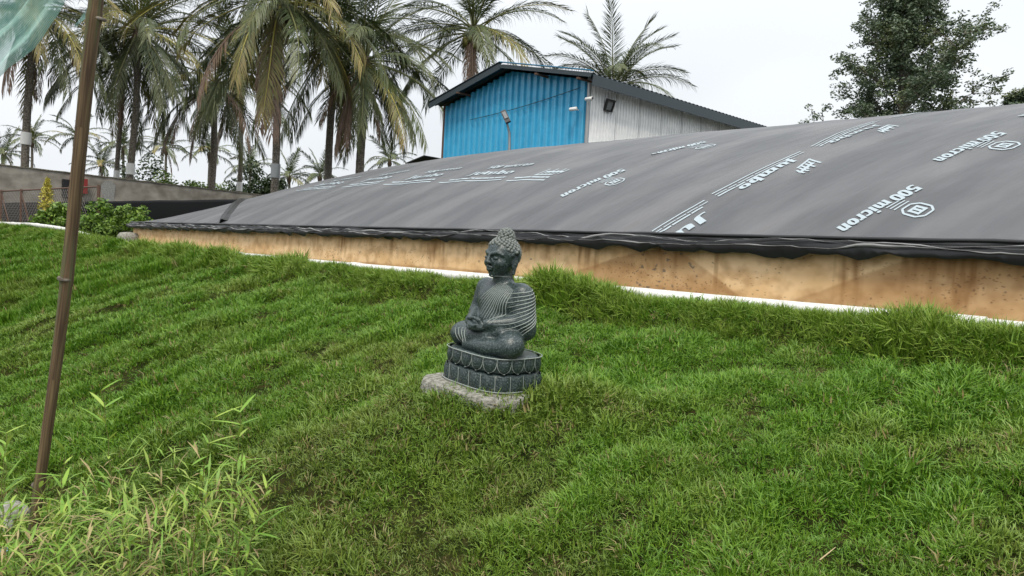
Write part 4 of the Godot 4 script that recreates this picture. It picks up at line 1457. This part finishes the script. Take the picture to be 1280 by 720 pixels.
func shrub(called: String, at: Vector3, r: Vector3, label: String, category: String, group: String, count: int, leaf: float, c0: Color, c1: Color, seed_: int, clumps := 26) -> void:
	var rr := RandomNumberGenerator.new()
	rr.seed = seed_
	var root := thing(called, at, label, category, group)
	var leaves := MB.new()
	var stems := MB.new()
	for k in clumps:
		var d := Vector3(rr.randfn(), absf(rr.randfn()) * 0.8, rr.randfn()).normalized() * pow(rr.randf(), 0.35)
		var c := Vector3(d.x * r.x, 0.25 * r.y + d.y * r.y * 1.45, d.z * r.z)
		stems.tube([Vector3(c.x * 0.2, 0, c.z * 0.2), Vector3(c.x * 0.7, c.y * 0.6, c.z * 0.7), c], [0.012, 0.009, 0.004], 4, false)
		leaf_cloud(leaves, c, r * rr.randf_range(0.22, 0.4), count / clumps, leaf, c0, c1, rr, 0.5)
	put("stems", stems.mesh(), M.bark, root)
	put("foliage", leaves.mesh(), M.leaf, root)

func build_trees() -> void:
	big_tree("broadleaf_tree", Vector3(18.9, 1.3, -36.0), 15.5, 4.9, 3, "tall grey green tree with open branching crown behind the right of the cover", 38, 0.165, Color(0.075, 0.112, 0.072), Color(0.15, 0.195, 0.115), 0.31)
	big_tree("broadleaf_tree", Vector3(33.3, 1.3, -48.0), 13.4, 3.2, 8, "smaller tree at the right edge showing only its top above the cover", 22, 0.22, Color(0.035, 0.06, 0.032), Color(0.065, 0.095, 0.05), 0.45)
	var hedge := [[-27.5, 3.3, -52, 3.2, 3.3, "dark round bush right of the leaning pole above the concrete wall", 0], [-24.2, 2.3, -50, 2.6, 2.75, "pale green sprawling bush between the dark palm trunk and the far brown skirted palm", 1], [-20.2, 2.4, -50, 2.6, 2.75, "light green low bush right of the far brown skirted palm", 1], [-17.9, 3.0, -49, 2.3, 3.0, "dark bush behind the palm trunk that has the ragged frond", 0], [-15.6, 2.8, -48, 2.3, 2.8, "dark bush left of the nearest palm trunk with yellow tips", 0]]
	for e in hedge:
		var dark: bool = e[6] == 0
		shrub("leafy_bush", Vector3(e[0], 1.3, e[2]), Vector3(e[3], e[4], 1.4), e[5], "bush", "bushes behind the concrete wall", 11000, 0.24, Color(0.022, 0.045, 0.014) if dark else Color(0.06, 0.11, 0.02), Color(0.05, 0.08, 0.024) if dark else Color(0.11, 0.16, 0.035), int(e[3] * 100.0) + int(e[0]))
	var gy := bank(-1.0, -18.0)
	shrub("garden_shrub", Vector3(-8.95, gy, -16.9), Vector3(0.6, 0.48, 0.45), "rounded glossy garden shrub right of the leaning pole beside the tank corner", "shrub", "garden shrubs by the fence", 3400, 0.10, Color(0.07, 0.15, 0.02), Color(0.2, 0.3, 0.05), 61, 34)
	shrub("garden_shrub", Vector3(-9.75, gy, -17.2), Vector3(0.6, 0.5, 0.45), "glossy garden shrub seen just behind the leaning pole", "shrub", "garden shrubs by the fence", 3000, 0.10, Color(0.07, 0.15, 0.02), Color(0.17, 0.27, 0.04), 62, 30)
	shrub("garden_shrub", Vector3(-12.5, gy, -19.9), Vector3(0.75, 0.5, 0.45), "glossy garden shrub before the chain link fence, with pale blooms", "shrub", "garden shrubs by the fence", 3000, 0.11, Color(0.07, 0.15, 0.02), Color(0.2, 0.3, 0.05), 63, 30)
	# yellow spire plant
	var rr := RandomNumberGenerator.new()
	rr.seed = 9
	var root := thing("yellow_plant", Vector3(-13.0, gy, -20.0), "slender yellow pointed plant rising above the shrubs by the fence", "plant")
	var st_ := MB.new()
	st_.tube([Vector3.ZERO, Vector3(0.03, 1.0, 0), Vector3(0.02, 1.55, 0)], [0.02, 0.013, 0.006], 6)
	put("stem", st_.mesh(), M.bark, root)
	var mb := MB.new()
	for k in 16:
		var y := 0.35 + 1.15 * k / 15.0
		leaf_cloud(mb, Vector3(0.02, y, 0), Vector3(0.34 * (1.08 - k / 15.0) + 0.03, 0.09, 0.3 * (1.08 - k / 15.0) + 0.03), 60, 0.10, Color(0.40, 0.38, 0.06), Color(0.55, 0.45, 0.10), rr, 0.35)
	put("foliage", mb.mesh(), M.leaf, root)

# ------------------------------------------------------------------ boundary wall, fence
func build_boundary() -> void:
	var a := Vector3(-23.4, 0, -22.2)
	var b := Vector3(-14.26, 0, -37.3)
	var dir := (b - a).normalized()
	var side := dir.cross(Vector3.UP).normalized()
	var root := thing("boundary_wall", a + Vector3.UP * 1.3, "long grey brown weathered concrete boundary wall behind the fence", "wall")
	var inv := root.transform.affine_inverse()
	var mb := MB.new()
	var rows := []
	for k in 131:
		var p := a + dir * 26.0 * k / 130.0
		var top := 3.93 + 0.02 * n_b.get_noise_2d(k * 0.5, 3.0) + 0.012 * n_c.get_noise_2d(k * 2.0, 3.0)
		rows.append([p + side * 0.01 + Vector3.UP * 1.2, p + Vector3.UP * (top - 0.03), p - side * 0.02 + Vector3.UP * top, p - side * 0.2 + Vector3.UP * top, p - side * 0.22 + Vector3.UP * 1.2])
	mb.grid(rows)
	put("wall_body", mb.mesh(), M.concrete, root, inv)
	mb = MB.new()
	rows = []
	for k in 131:
		var p := a + dir * 26.0 * k / 130.0
		var w := 0.03 + 0.02 * n_c.get_noise_2d(k * 1.1, 9.0)
		var y := 3.95 + 0.02 * n_b.get_noise_2d(k * 0.5, 3.0)
		rows.append([p + side * w + Vector3.UP * (y - 0.05), p + side * w + Vector3.UP * y, p - side * 0.24 + Vector3.UP * (y + 0.015)])
	mb.grid(rows)
	var coping := tri_mat(0.04, [[0.3, Color(0.02, 0.022, 0.012)], [0.5, Color(0.06, 0.055, 0.04)], [0.7, Color(0.22, 0.2, 0.17)]], 0.8, 1.0, 1.0, 71, true)
	put("mossy_coping", mb.mesh(), coping, root, inv)
	# patch of pale cement and the red hanging bag
	var face := func(x: float, y: float, out: float) -> Vector3: return a + dir * x + Vector3.UP * y + side * out
	var at_x := func(px_x: float, px_z: float) -> float: return (Vector3(px_x, 0, px_z) - a).dot(dir)
	var x0: float = at_x.call(-17.05, -31.0)
	mb = MB.new()
	var pth := [[-0.28, 3.3], [-0.3, 3.55], [-0.12, 3.75], [0.15, 3.78], [0.34, 3.6], [0.3, 3.2], [0.26, 2.75], [0.2, 2.4], [-0.12, 2.4], [-0.1, 2.8]]
	var ctr: Vector3 = face.call(x0, 3.15, 0.03)
	for k in pth.size():
		var p: Array = pth[k]
		var q: Array = pth[(k + 1) % pth.size()]
		mb.tri(ctr, face.call(x0 + p[0], p[1], 0.022), face.call(x0 + q[0], q[1], 0.022))
	put("cement_patch", mb.mesh(), tri_mat(0.03, [[0.3, Color(0.25, 0.25, 0.24)], [0.7, Color(0.4, 0.4, 0.39)]], 1.0, 0.95, 0.0, 73), root, inv)
	var x1: float = at_x.call(-17.85, -30.0)
	var sack := thing("red_box", face.call(x1, 3.0, 0.06), "faded red metal box hanging on the concrete wall behind the leaning pole", "box")
	mb = MB.new()
	mb.box(side * 0.05 + Vector3.UP * 0.42, Vector3(0.62, 0.62, 0.22), Basis(dir, Vector3.UP, -side))
	put("box_body", mb.mesh(), M.red, sack)
	mb = MB.new()
	mb.box(side * 0.04 + Vector3.UP * -0.1 - dir * 0.12, Vector3(0.3, 0.38, 0.14), Basis(dir, Vector3.UP, -side))
	put("box_base", mb.mesh(), M.red, sack)
	mb = MB.new()
	mb.box(side * 0.03 + Vector3.UP * 0.25 - dir * 0.5, Vector3(0.28, 0.75, 0.1), Basis(dir, Vector3.UP, -side))
	put("box_door", mb.mesh(), M.dark, sack)
	# chain link fence behind the pipe
	var fa := Vector3(-19.6, 1.3, -26.6)
	var fb := Vector3(-11.3, 1.3, -19.55)
	var fd := (fb - fa).normalized()
	var fl := (fb - fa).length()
	var gy := 1.42
	var fence := thing("chain_link_fence", Vector3(fa.x, gy, fa.z), "rusty chain link fence before the concrete wall at the left", "fence")
	inv = fence.transform.affine_inverse()
	var fh := 1.36
	for k in 6:
		var p := fa + fd * fl * k / 5.0
		p.y = gy - 0.12
		mb = MB.new()
		mb.tube([p, p + Vector3.UP * (fh + 0.16)], [0.045, 0.045], 8)
		put("fence_post", mb.mesh(), M.rust, fence, inv)
		mb = MB.new()
		mb.bar(p + Vector3.UP * (fh + 0.05), p + fd * 0.9 + Vector3.UP * 0.3, 0.035, 0.035)
		if k < 3: put("brace", mb.mesh(), M.rust, fence, inv)
	mb = MB.new()
	mb.tube([Vector3(fa.x, gy + fh, fa.z), Vector3(fb.x, gy + fh, fb.z)], [0.024, 0.022], 8)
	put("top_rail", mb.mesh(), M.rust, fence, inv)
	mb = MB.new()
	var d := 0.16
	var n := int(fl / d)
	for k in range(-8, n + 1):
		for w in [-1.0, 1.0]:
			var u0 := float(k) * d
			var p0 := u0 if w > 0 else u0 + fh
			var p1 := u0 + fh if w > 0 else u0
			var e0 := Vector2(p0, 0)
			var e1 := Vector2(p1, fh)
			if minf(p0, p1) < 0.0 or maxf(p0, p1) > fl: continue
			var q0 := fa + fd * e0.x
			var q1 := fa + fd * e1.x
			mb.tube([Vector3(q0.x, gy + e0.y, q0.z), Vector3(q1.x, gy + e1.y, q1.z)], [0.006, 0.006], 4, false)
	put("wire_mesh", mb.mesh(), mat(Color(0.16, 0.15, 0.14), 0.6), fence, inv)
	# black sheeting stretched behind the fence
	var back := Vector3(-0.5, 0, -0.6)
	mb = MB.new()
	rows = []
	for k in 61:
		var p := fa.lerp(fb, k / 60.0 * 2.1) + back
		var wv := 0.05 * n_b.get_noise_2d(k * 0.4, 2.0)
		rows.append([p + Vector3.UP * -0.1 + back * wv, p + Vector3.UP * 0.6 + back * (wv + 0.08), p + Vector3.UP * (1.04 + wv * 0.3), p + back * 0.35 + Vector3.UP * (1.10 + wv * 0.3), p + back * 1.2 + Vector3.UP * 0.95])
	mb.grid(rows)
	tag(put("black_sheeting", mb.mesh(), M.sheeting), "black plastic sheeting stretched behind the chain link fence", "sheeting")
	# stone by the tank corner
	mb = MB.new()
	rows = []
	for e in 7:
		var th := PI * e / 6.0
		var ring := []
		for k in 14:
			var an := -TAU * k / 14
			var p := Vector3(cos(an) * 0.24, 0, sin(an) * 0.18) * pow(sin(th), 0.5)
			p.y = -cos(th) * 0.16
			p *= 1.0 + 0.12 * n_c.get_noise_3d(p.x * 6.0, p.y * 6.0, p.z * 6.0)
			ring.append(p)
		rows.append(ring)
	mb.grid(rows, true)
	var corner := sb(-15.12, 0.12, 1.44)
	tag(put("stone_block", mb.mesh(), M.slab, self, Transform3D(Basis(Vector3.UP, 0.6), corner)), "pale stone block lying at the left corner of the tank", "stone")

# ------------------------------------------------------------------ foreground left: pole, netting, weeds, rubble
func build_foreground() -> void:
	var p0 := Vector3(-2.03, ground_y(-2.03, -3.02) - 0.05, -3.02)
	var p1 := Vector3(-1.505, 3.0, -2.69)
	var root := thing("bamboo_pole", p0, "weathered brown bamboo pole leaning at the left of the lawn", "pole")
	var mb := MB.new()
	var path := []
	var rad := []
	var nodes := [0.18, 0.47, 0.80, 0.97]
	for k in 121:
		var u := k / 120.0
		var p := (p1 - p0) * u
		p += Vector3(0.012 * sin(u * 6.0), 0, 0.008 * sin(u * 9.0))
		path.append(p)
		var r := lerpf(0.019, 0.0275, u) * (1.0 + 0.04 * n_b.get_noise_2d(u * 14.0, 1.0))
		for q in nodes: r += 0.0035 * exp(-pow((u - q) / 0.005, 2.0))
		rad.append(r)
	mb.tube(path, rad, 14)
	var im := Image.create(128, 512, false, Image.FORMAT_RGB8)
	for x in 128:
		for y in 512:
			var a := x / 128.0 * TAU
			var v := 0.5 + 0.7 * n_c.get_noise_3d(cos(a) * 5.0, y * 0.012, sin(a) * 5.0) + 0.35 * n_b.get_noise_3d(cos(a) * 1.2, y * 0.004, sin(a) * 1.2 + 5.0)
			var c := Color(0.25, 0.185, 0.13).lerp(Color(0.47, 0.40, 0.29), clampf(v, 0.0, 1.0))
			var moss := n_b.get_noise_3d(cos(a) * 0.9 + 9.0, y * 0.003, sin(a) * 0.9)
			if moss > 0.05: c = c.lerp(Color(0.34, 0.36, 0.24), clampf((moss - 0.05) * 4.0, 0.0, 0.7))
			im.set_pixel(x, y, c)
	var pm := StandardMaterial3D.new()
	pm.albedo_texture = ImageTexture.create_from_image(im)
	pm.roughness = 0.8
	pm.uv1_scale = Vector3(1, 3, 1)
	pm.cull_mode = BaseMaterial3D.CULL_DISABLED
	put("pole_shaft", mb.mesh(true), pm, root)
	for q in nodes:
		mb = MB.new()
		var c := (p1 - p0) * float(q)
		var ax := (p1 - p0).normalized()
		mb.tube([c - ax * 0.006, c, c + ax * 0.006], [0.022 + 0.005 * q, 0.025 + 0.006 * q, 0.022 + 0.005 * q], 14)
		put("pole_node", mb.mesh(), M.bark, root)
	# pale green netting hung from the pole
	var ni := Image.create(256, 256, false, Image.FORMAT_RGBA8)
	for x in 256:
		for y in 256:
			var th := (x % 8 < 3) or (y % 8 < 3)
			var v := 0.5 + 0.5 * n_b.get_noise_2d(x * 0.03, y * 0.03)
			ni.set_pixel(x, y, Color(0.55 + 0.14 * v, 0.74 + 0.08 * v, 0.70 + 0.1 * v, 0.85 if th else 0.45))
	var nm := StandardMaterial3D.new()
	nm.albedo_texture = ImageTexture.create_from_image(ni)
	nm.transparency = BaseMaterial3D.TRANSPARENCY_ALPHA
	nm.roughness = 0.7
	nm.cull_mode = BaseMaterial3D.CULL_DISABLED
	nm.uv1_scale = Vector3(2, 8, 1)
	nm.backlight_enabled = true
	nm.backlight = Color(0.4, 0.5, 0.5)
	mb = MB.new()
	var rows := []
	for k in 41:
		var u := k / 40.0
		var c := Vector3(-1.55, 2.80, -2.70).lerp(Vector3(-2.25, 1.98, -2.62), u) + Vector3(0, -0.10 * sin(PI * u), 0)
		var w := 0.10 * (0.25 + 0.75 * smoothstep(0.0, 0.45, u)) * (1.0 + 0.2 * n_b.get_noise_2d(u * 5.0, 8.0))
		var row := []
		for q in 13:
			var v := q / 12.0 - 0.5
			row.append(c + Vector3(-0.45, 0.55, 0.0).normalized() * v * 2.0 * w + Vector3(0, 0, 0.02 * sin(v * 17.0 + u * 4.0) + 0.012 * n_c.get_noise_2d(u * 14.0, v * 7.0)))
		rows.append(row)
	mb.grid(rows)
	var net := tag(put("green_netting", mb.mesh(true), nm), "pale green shade netting hanging slack from the leaning pole at the top left", "netting")
	mb = MB.new()
	rows = []
	for k in 13:
		var u := k / 12.0
		var c := Vector3(-1.60, 2.47, -2.76).lerp(Vector3(-1.70, 2.36, -2.76), u)
		rows.append([c + Vector3(-0.012, 0.014, 0.01) * (1.1 - u), c + Vector3(0, 0, 0.012 * sin(u * 9.0)), c + Vector3(0.012, -0.014, 0.01) * (1.1 - u)])
	mb.grid(rows)
	put("loose_strip", mb.mesh(true), nm, net)
	# tall weeds
	var leaf_shapes := []
	for k in 5:
		rng.seed = 500 + k
		mb = MB.new()
		var l := [0.075, 0.09, 0.11, 0.13, 0.10][k] as float
		var w := [0.0055, 0.006, 0.0065, 0.0065, 0.0075][k] as float
		rows = []
		var droop := 0.10 + 0.16 * rng.randf()
		for q in 6:
			var u := q / 5.0
			var c := Vector3(0, 0.12 * l * u - droop * l * u * u, l * u)
			var ww := w * pow(sin(PI * clampf(0.12 + 0.88 * u, 0.0, 1.0)), 0.8)
			rows.append([c + Vector3(-ww, 0.0025 * (1.0 - u), 0), c, c + Vector3(ww, 0.0025 * (1.0 - u), 0)])
		mb.grid(rows)
		leaf_shapes.append(mb.mesh())
	var tones := []
	for c in [Color(0.16, 0.31, 0.03), Color(0.21, 0.36, 0.04), Color(0.27, 0.38, 0.055), Color(0.12, 0.26, 0.025), Color(0.33, 0.31, 0.09)]:
		var m := mat(c, 0.55)
		m.backlight_enabled = true
		m.backlight = Color(0.5, 0.55, 0.25)
		tones.append(m)
	var stem_mat := mat(Color(0.14, 0.15, 0.04), 0.7)
	var weeds := [[-1.53, -2.82, 0.93, "tallest slender weed in the middle of the foreground clump"], [-1.24, -2.86, 0.74, "tall weed with crossed leaves right of the tallest one"], [-1.05, -2.78, 0.72, "weed standing at the right end of the clump"], [-0.97, -2.62, 0.58, "thin drooping weed at the lower right of the clump"], [-1.80, -2.86, 0.74, "leafy weed close to the right of the leaning pole"], [-2.08, -2.92, 0.70, "leafy weed left of the leaning pole foot"], [-1.66, -2.72, 0.62, "bushy weed between the pole and the tallest weed"], [-1.40, -2.66, 0.58, "bright bushy weed in the lower middle of the clump"], [-1.17, -2.66, 0.55, "bushy weed in the lower right of the clump"], [-1.93, -2.74, 0.52, "short weed before the pole foot"], [-1.76, -2.60, 0.46, "short weed near the bottom left of the picture"], [-1.50, -2.56, 0.46, "short weed at the bottom of the clump"]]
	for k in weeds.size():
		var e: Array = weeds[k]
		var rr := RandomNumberGenerator.new()
		rr.seed = 700 + k
		var at := Vector3(e[0], ground_y(e[0], e[1]) - 0.01, e[1])
		var w := thing("tall_weed", at, e[3], "weed", "tall weeds in the left foreground")
		var stems := MB.new()
		var n_st := 1 if e[2] > 0.7 else 2
		var spots := []
		for q in n_st:
			var lean := Vector3(rr.randf_range(-0.10, 0.10), 0, rr.randf_range(-0.08, 0.08))
			var hh: float = e[2] * (1.0 - 0.18 * q)
			var sp := []
			var sr := []
			for j in 15:
				var u := j / 14.0
				sp.append(Vector3(0.006 * (j % 2), 0, 0) + Vector3(0.03 * q, 0, 0.02 * q) + lean * u * u + Vector3.UP * hh * u)
				sr.append(lerpf(0.0032, 0.0012, u))
			stems.tube(sp, sr, 5)
			for j in range(2, 15):
				for t in 2: spots.append([sp[j], j / 14.0])
		put("stem", stems.mesh(), stem_mat, w)
		for sp in spots:
			var az := rr.randf() * TAU
			var el := rr.randf_range(0.05, 0.95)
			var b := Basis(Vector3.UP, az) * Basis(Vector3.RIGHT, -el)
			put("leaf", leaf_shapes[rr.randi() % 5], tones[0 if rr.randf() < 0.3 else rr.randi() % 4], w, Transform3D(b.scaled(Vector3.ONE * rr.randf_range(0.75, 1.2)), sp[0]))
	# the tangle of leaves and dry stalks low down in the clump
	mb = MB.new()
	var r2 := RandomNumberGenerator.new()
	r2.seed = 801
	for k in 2600:
		var x := r2.randf_range(-2.2, -0.95)
		var z := r2.randf_range(-3.05, -2.35)
		if pow((x + 1.5) / 0.68, 2.0) + pow((z + 2.68) / 0.36, 2.0) > 1.0: continue
		var top := (0.58 - 0.3 * pow((x + 1.5) / 0.7, 2.0)) * r2.randf()
		var at := Vector3(x, ground_y(x, z) + top, z)
		var az := r2.randf() * TAU
		var el := r2.randf_range(-0.2, 1.2)
		var dir := Vector3(cos(az) * cos(el), sin(el), sin(az) * cos(el))
		var sd := dir.cross(Vector3.UP).normalized() * r2.randf_range(0.003, 0.0062)
		var l := r2.randf_range(0.06, 0.16)
		var pick := r2.randf()
		mb.col = Color(0.14, 0.27, 0.028).lerp(Color(0.26, 0.33, 0.06), r2.randf()) if pick < 0.78 else Color(0.38, 0.32, 0.14).lerp(Color(0.26, 0.19, 0.09), r2.randf())
		var n := mb.v.size()
		var m1 := at + dir * l * 0.45
		mb.pt(at); mb.pt(m1 - sd); mb.pt(m1 + sd); mb.pt(at + dir * l + Vector3.DOWN * l * 0.2)
		mb.i.append_array([n, n + 1, n + 2, n + 1, n + 3, n + 2])
	for k in 120:
		var x := r2.randf_range(-2.1, -1.0)
		var z := r2.randf_range(-2.95, -2.4)
		var at := Vector3(x, ground_y(x, z), z)
		mb.col = Color(0.3, 0.24, 0.11) if k % 3 else Color(0.18, 0.2, 0.05)
		mb.tube([at, at + Vector3(r2.randf_range(-0.1, 0.1), r2.randf_range(0.2, 0.46), r2.randf_range(-0.1, 0.1))], [0.002, 0.001], 4, false)
	tag(put("weed_undergrowth", mb.mesh(), M.grass), "tangled low weeds and dry stalks at the lower left", "weeds", "", "stuff")
	# stones at the foot of the bank
	var stones := [[-2.62, -3.78, 0.085, "pale pinkish stone at the left edge, uppermost of the few by the pole"], [-2.55, -3.6, 0.06, "small pale round stone below the pinkish one at the left edge"], [-2.52, -3.42, 0.075, "grey stone low at the left edge beside the weeds"]]
	for k in stones.size():
		var e: Array = stones[k]
		mb = MB.new()
		rows = []
		for q in 7:
			var th := PI * q / 6.0
			var ring := []
			for j in 12:
				var an := -TAU * j / 12
				var p: Vector3 = Vector3(cos(an) * sin(th) * 1.25, -cos(th) * 0.7, sin(an) * sin(th)) * e[2]
				p *= 1.0 + 0.3 * n_c.get_noise_3d(p.x * 14.0 + k * 5.0, p.y * 14.0, p.z * 14.0)
				ring.append(p)
			rows.append(ring)
		mb.grid(rows, true)
		tag(put("field_stone", mb.mesh(), M.slab, self, Transform3D(Basis(Vector3.UP, k * 1.3), Vector3(e[0], ground_y(e[0], e[1]) + e[2] * 0.35, e[1]))), e[3], "stone", "stones at the foot of the bank")
	mb = MB.new()
	rows = []
	for k in 6:
		var row := []
		for q in 4: row.append(Vector3(k * 0.022, 0.03 + 0.015 * n_c.get_noise_2d(k * 1.3, q * 2.0), q * 0.02 + 0.01 * n_b.get_noise_2d(k * 1.0, q * 1.0)))
		rows.append(row)
	mb.grid(rows)
	tag(put("plastic_scrap", mb.mesh(), mat(Color(0.12, 0.3, 0.5), 0.4), self, Transform3D(Basis(Vector3.UP, 0.5), Vector3(-2.4, ground_y(-2.4, -3.3), -3.3))), "small blue plastic scrap at the lower left edge", "litter")
	# a dry straw on the lawn at the right
	mb = MB.new()
	var sx := 1.02
	var sz := -2.24
	mb.tube([Vector3(0, 0, 0), Vector3(0.04, 0.012, -0.03), Vector3(0.075, 0.02, -0.06)], [0.0022, 0.002, 0.001], 5)
	tag(put("dry_straw", mb.mesh(), mat(Color(0.45, 0.35, 0.2), 0.8), self, Transform3D(Basis.IDENTITY, Vector3(sx, ground_y(sx, sz) + 0.055, sz))), "single dry straw lying on the lawn at the lower right", "straw")

# ------------------------------------------------------------------ scene
func _ready() -> void:
	var cam := Camera3D.new()
	cam.name = "camera"
	cam.fov = rad_to_deg(2.0 * atan(360.0 / 900.0))
	cam.near = 0.05
	cam.far = 3000.0
	cam_basis = Basis(Vector3.RIGHT, -atan(45.0 / 900.0)) * Basis(Vector3.BACK, deg_to_rad(3.0))
	cam.transform = Transform3D(cam_basis, cam_at)
	add_child(cam)
	cam.current = true
	var env := Environment.new()
	env.background_mode = Environment.BG_SKY
	var sky := Sky.new()
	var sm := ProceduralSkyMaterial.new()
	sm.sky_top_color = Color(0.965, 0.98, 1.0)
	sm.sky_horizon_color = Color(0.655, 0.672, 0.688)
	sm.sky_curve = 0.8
	sm.ground_bottom_color = Color(0.30, 0.33, 0.25)
	sm.ground_horizon_color = Color(0.6, 0.62, 0.6)
	sm.sun_angle_max = 0.0
	sm.sky_cover = noise_map(0.006, [[0.25, Color(0.0, 0.0, 0.0)], [0.5, Color(0.03, 0.028, 0.026)], [0.75, Color(0.075, 0.07, 0.066)]], 91, 1024)
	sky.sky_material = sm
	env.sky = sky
	env.tonemap_mode = Environment.TONE_MAPPER_LINEAR
	env.tonemap_exposure = 1.85
	env.sdfgi_enabled = true
	env.ssao_enabled = true
	env.ssil_enabled = true
	var we := WorldEnvironment.new()
	we.name = "environment"
	we.environment = env
	add_child(we)
	var sun := DirectionalLight3D.new()
	sun.name = "sun"
	sun.light_energy = 0.5
	sun.light_angular_distance = 20.0
	sun.light_color = Color(1.0, 0.97, 0.92)
	sun.shadow_enabled = true
	sun.rotation_degrees = Vector3(-58, -4, 0)
	add_child(sun)
	for e in [[n_a, 1], [n_b, 2], [n_c, 3]]:
		e[0].seed = e[1] * 17
		e[0].noise_type = FastNoiseLite.TYPE_SIMPLEX_SMOOTH
		e[0].frequency = 0.5
		e[0].fractal_octaves = 3
	make_materials()
	build_ground()
	build_boundary()
	build_tank()
	build_pipe()
	build_shed()
	build_palms()
	build_trees()
	build_statue()
	build_foreground()
	build_grass()
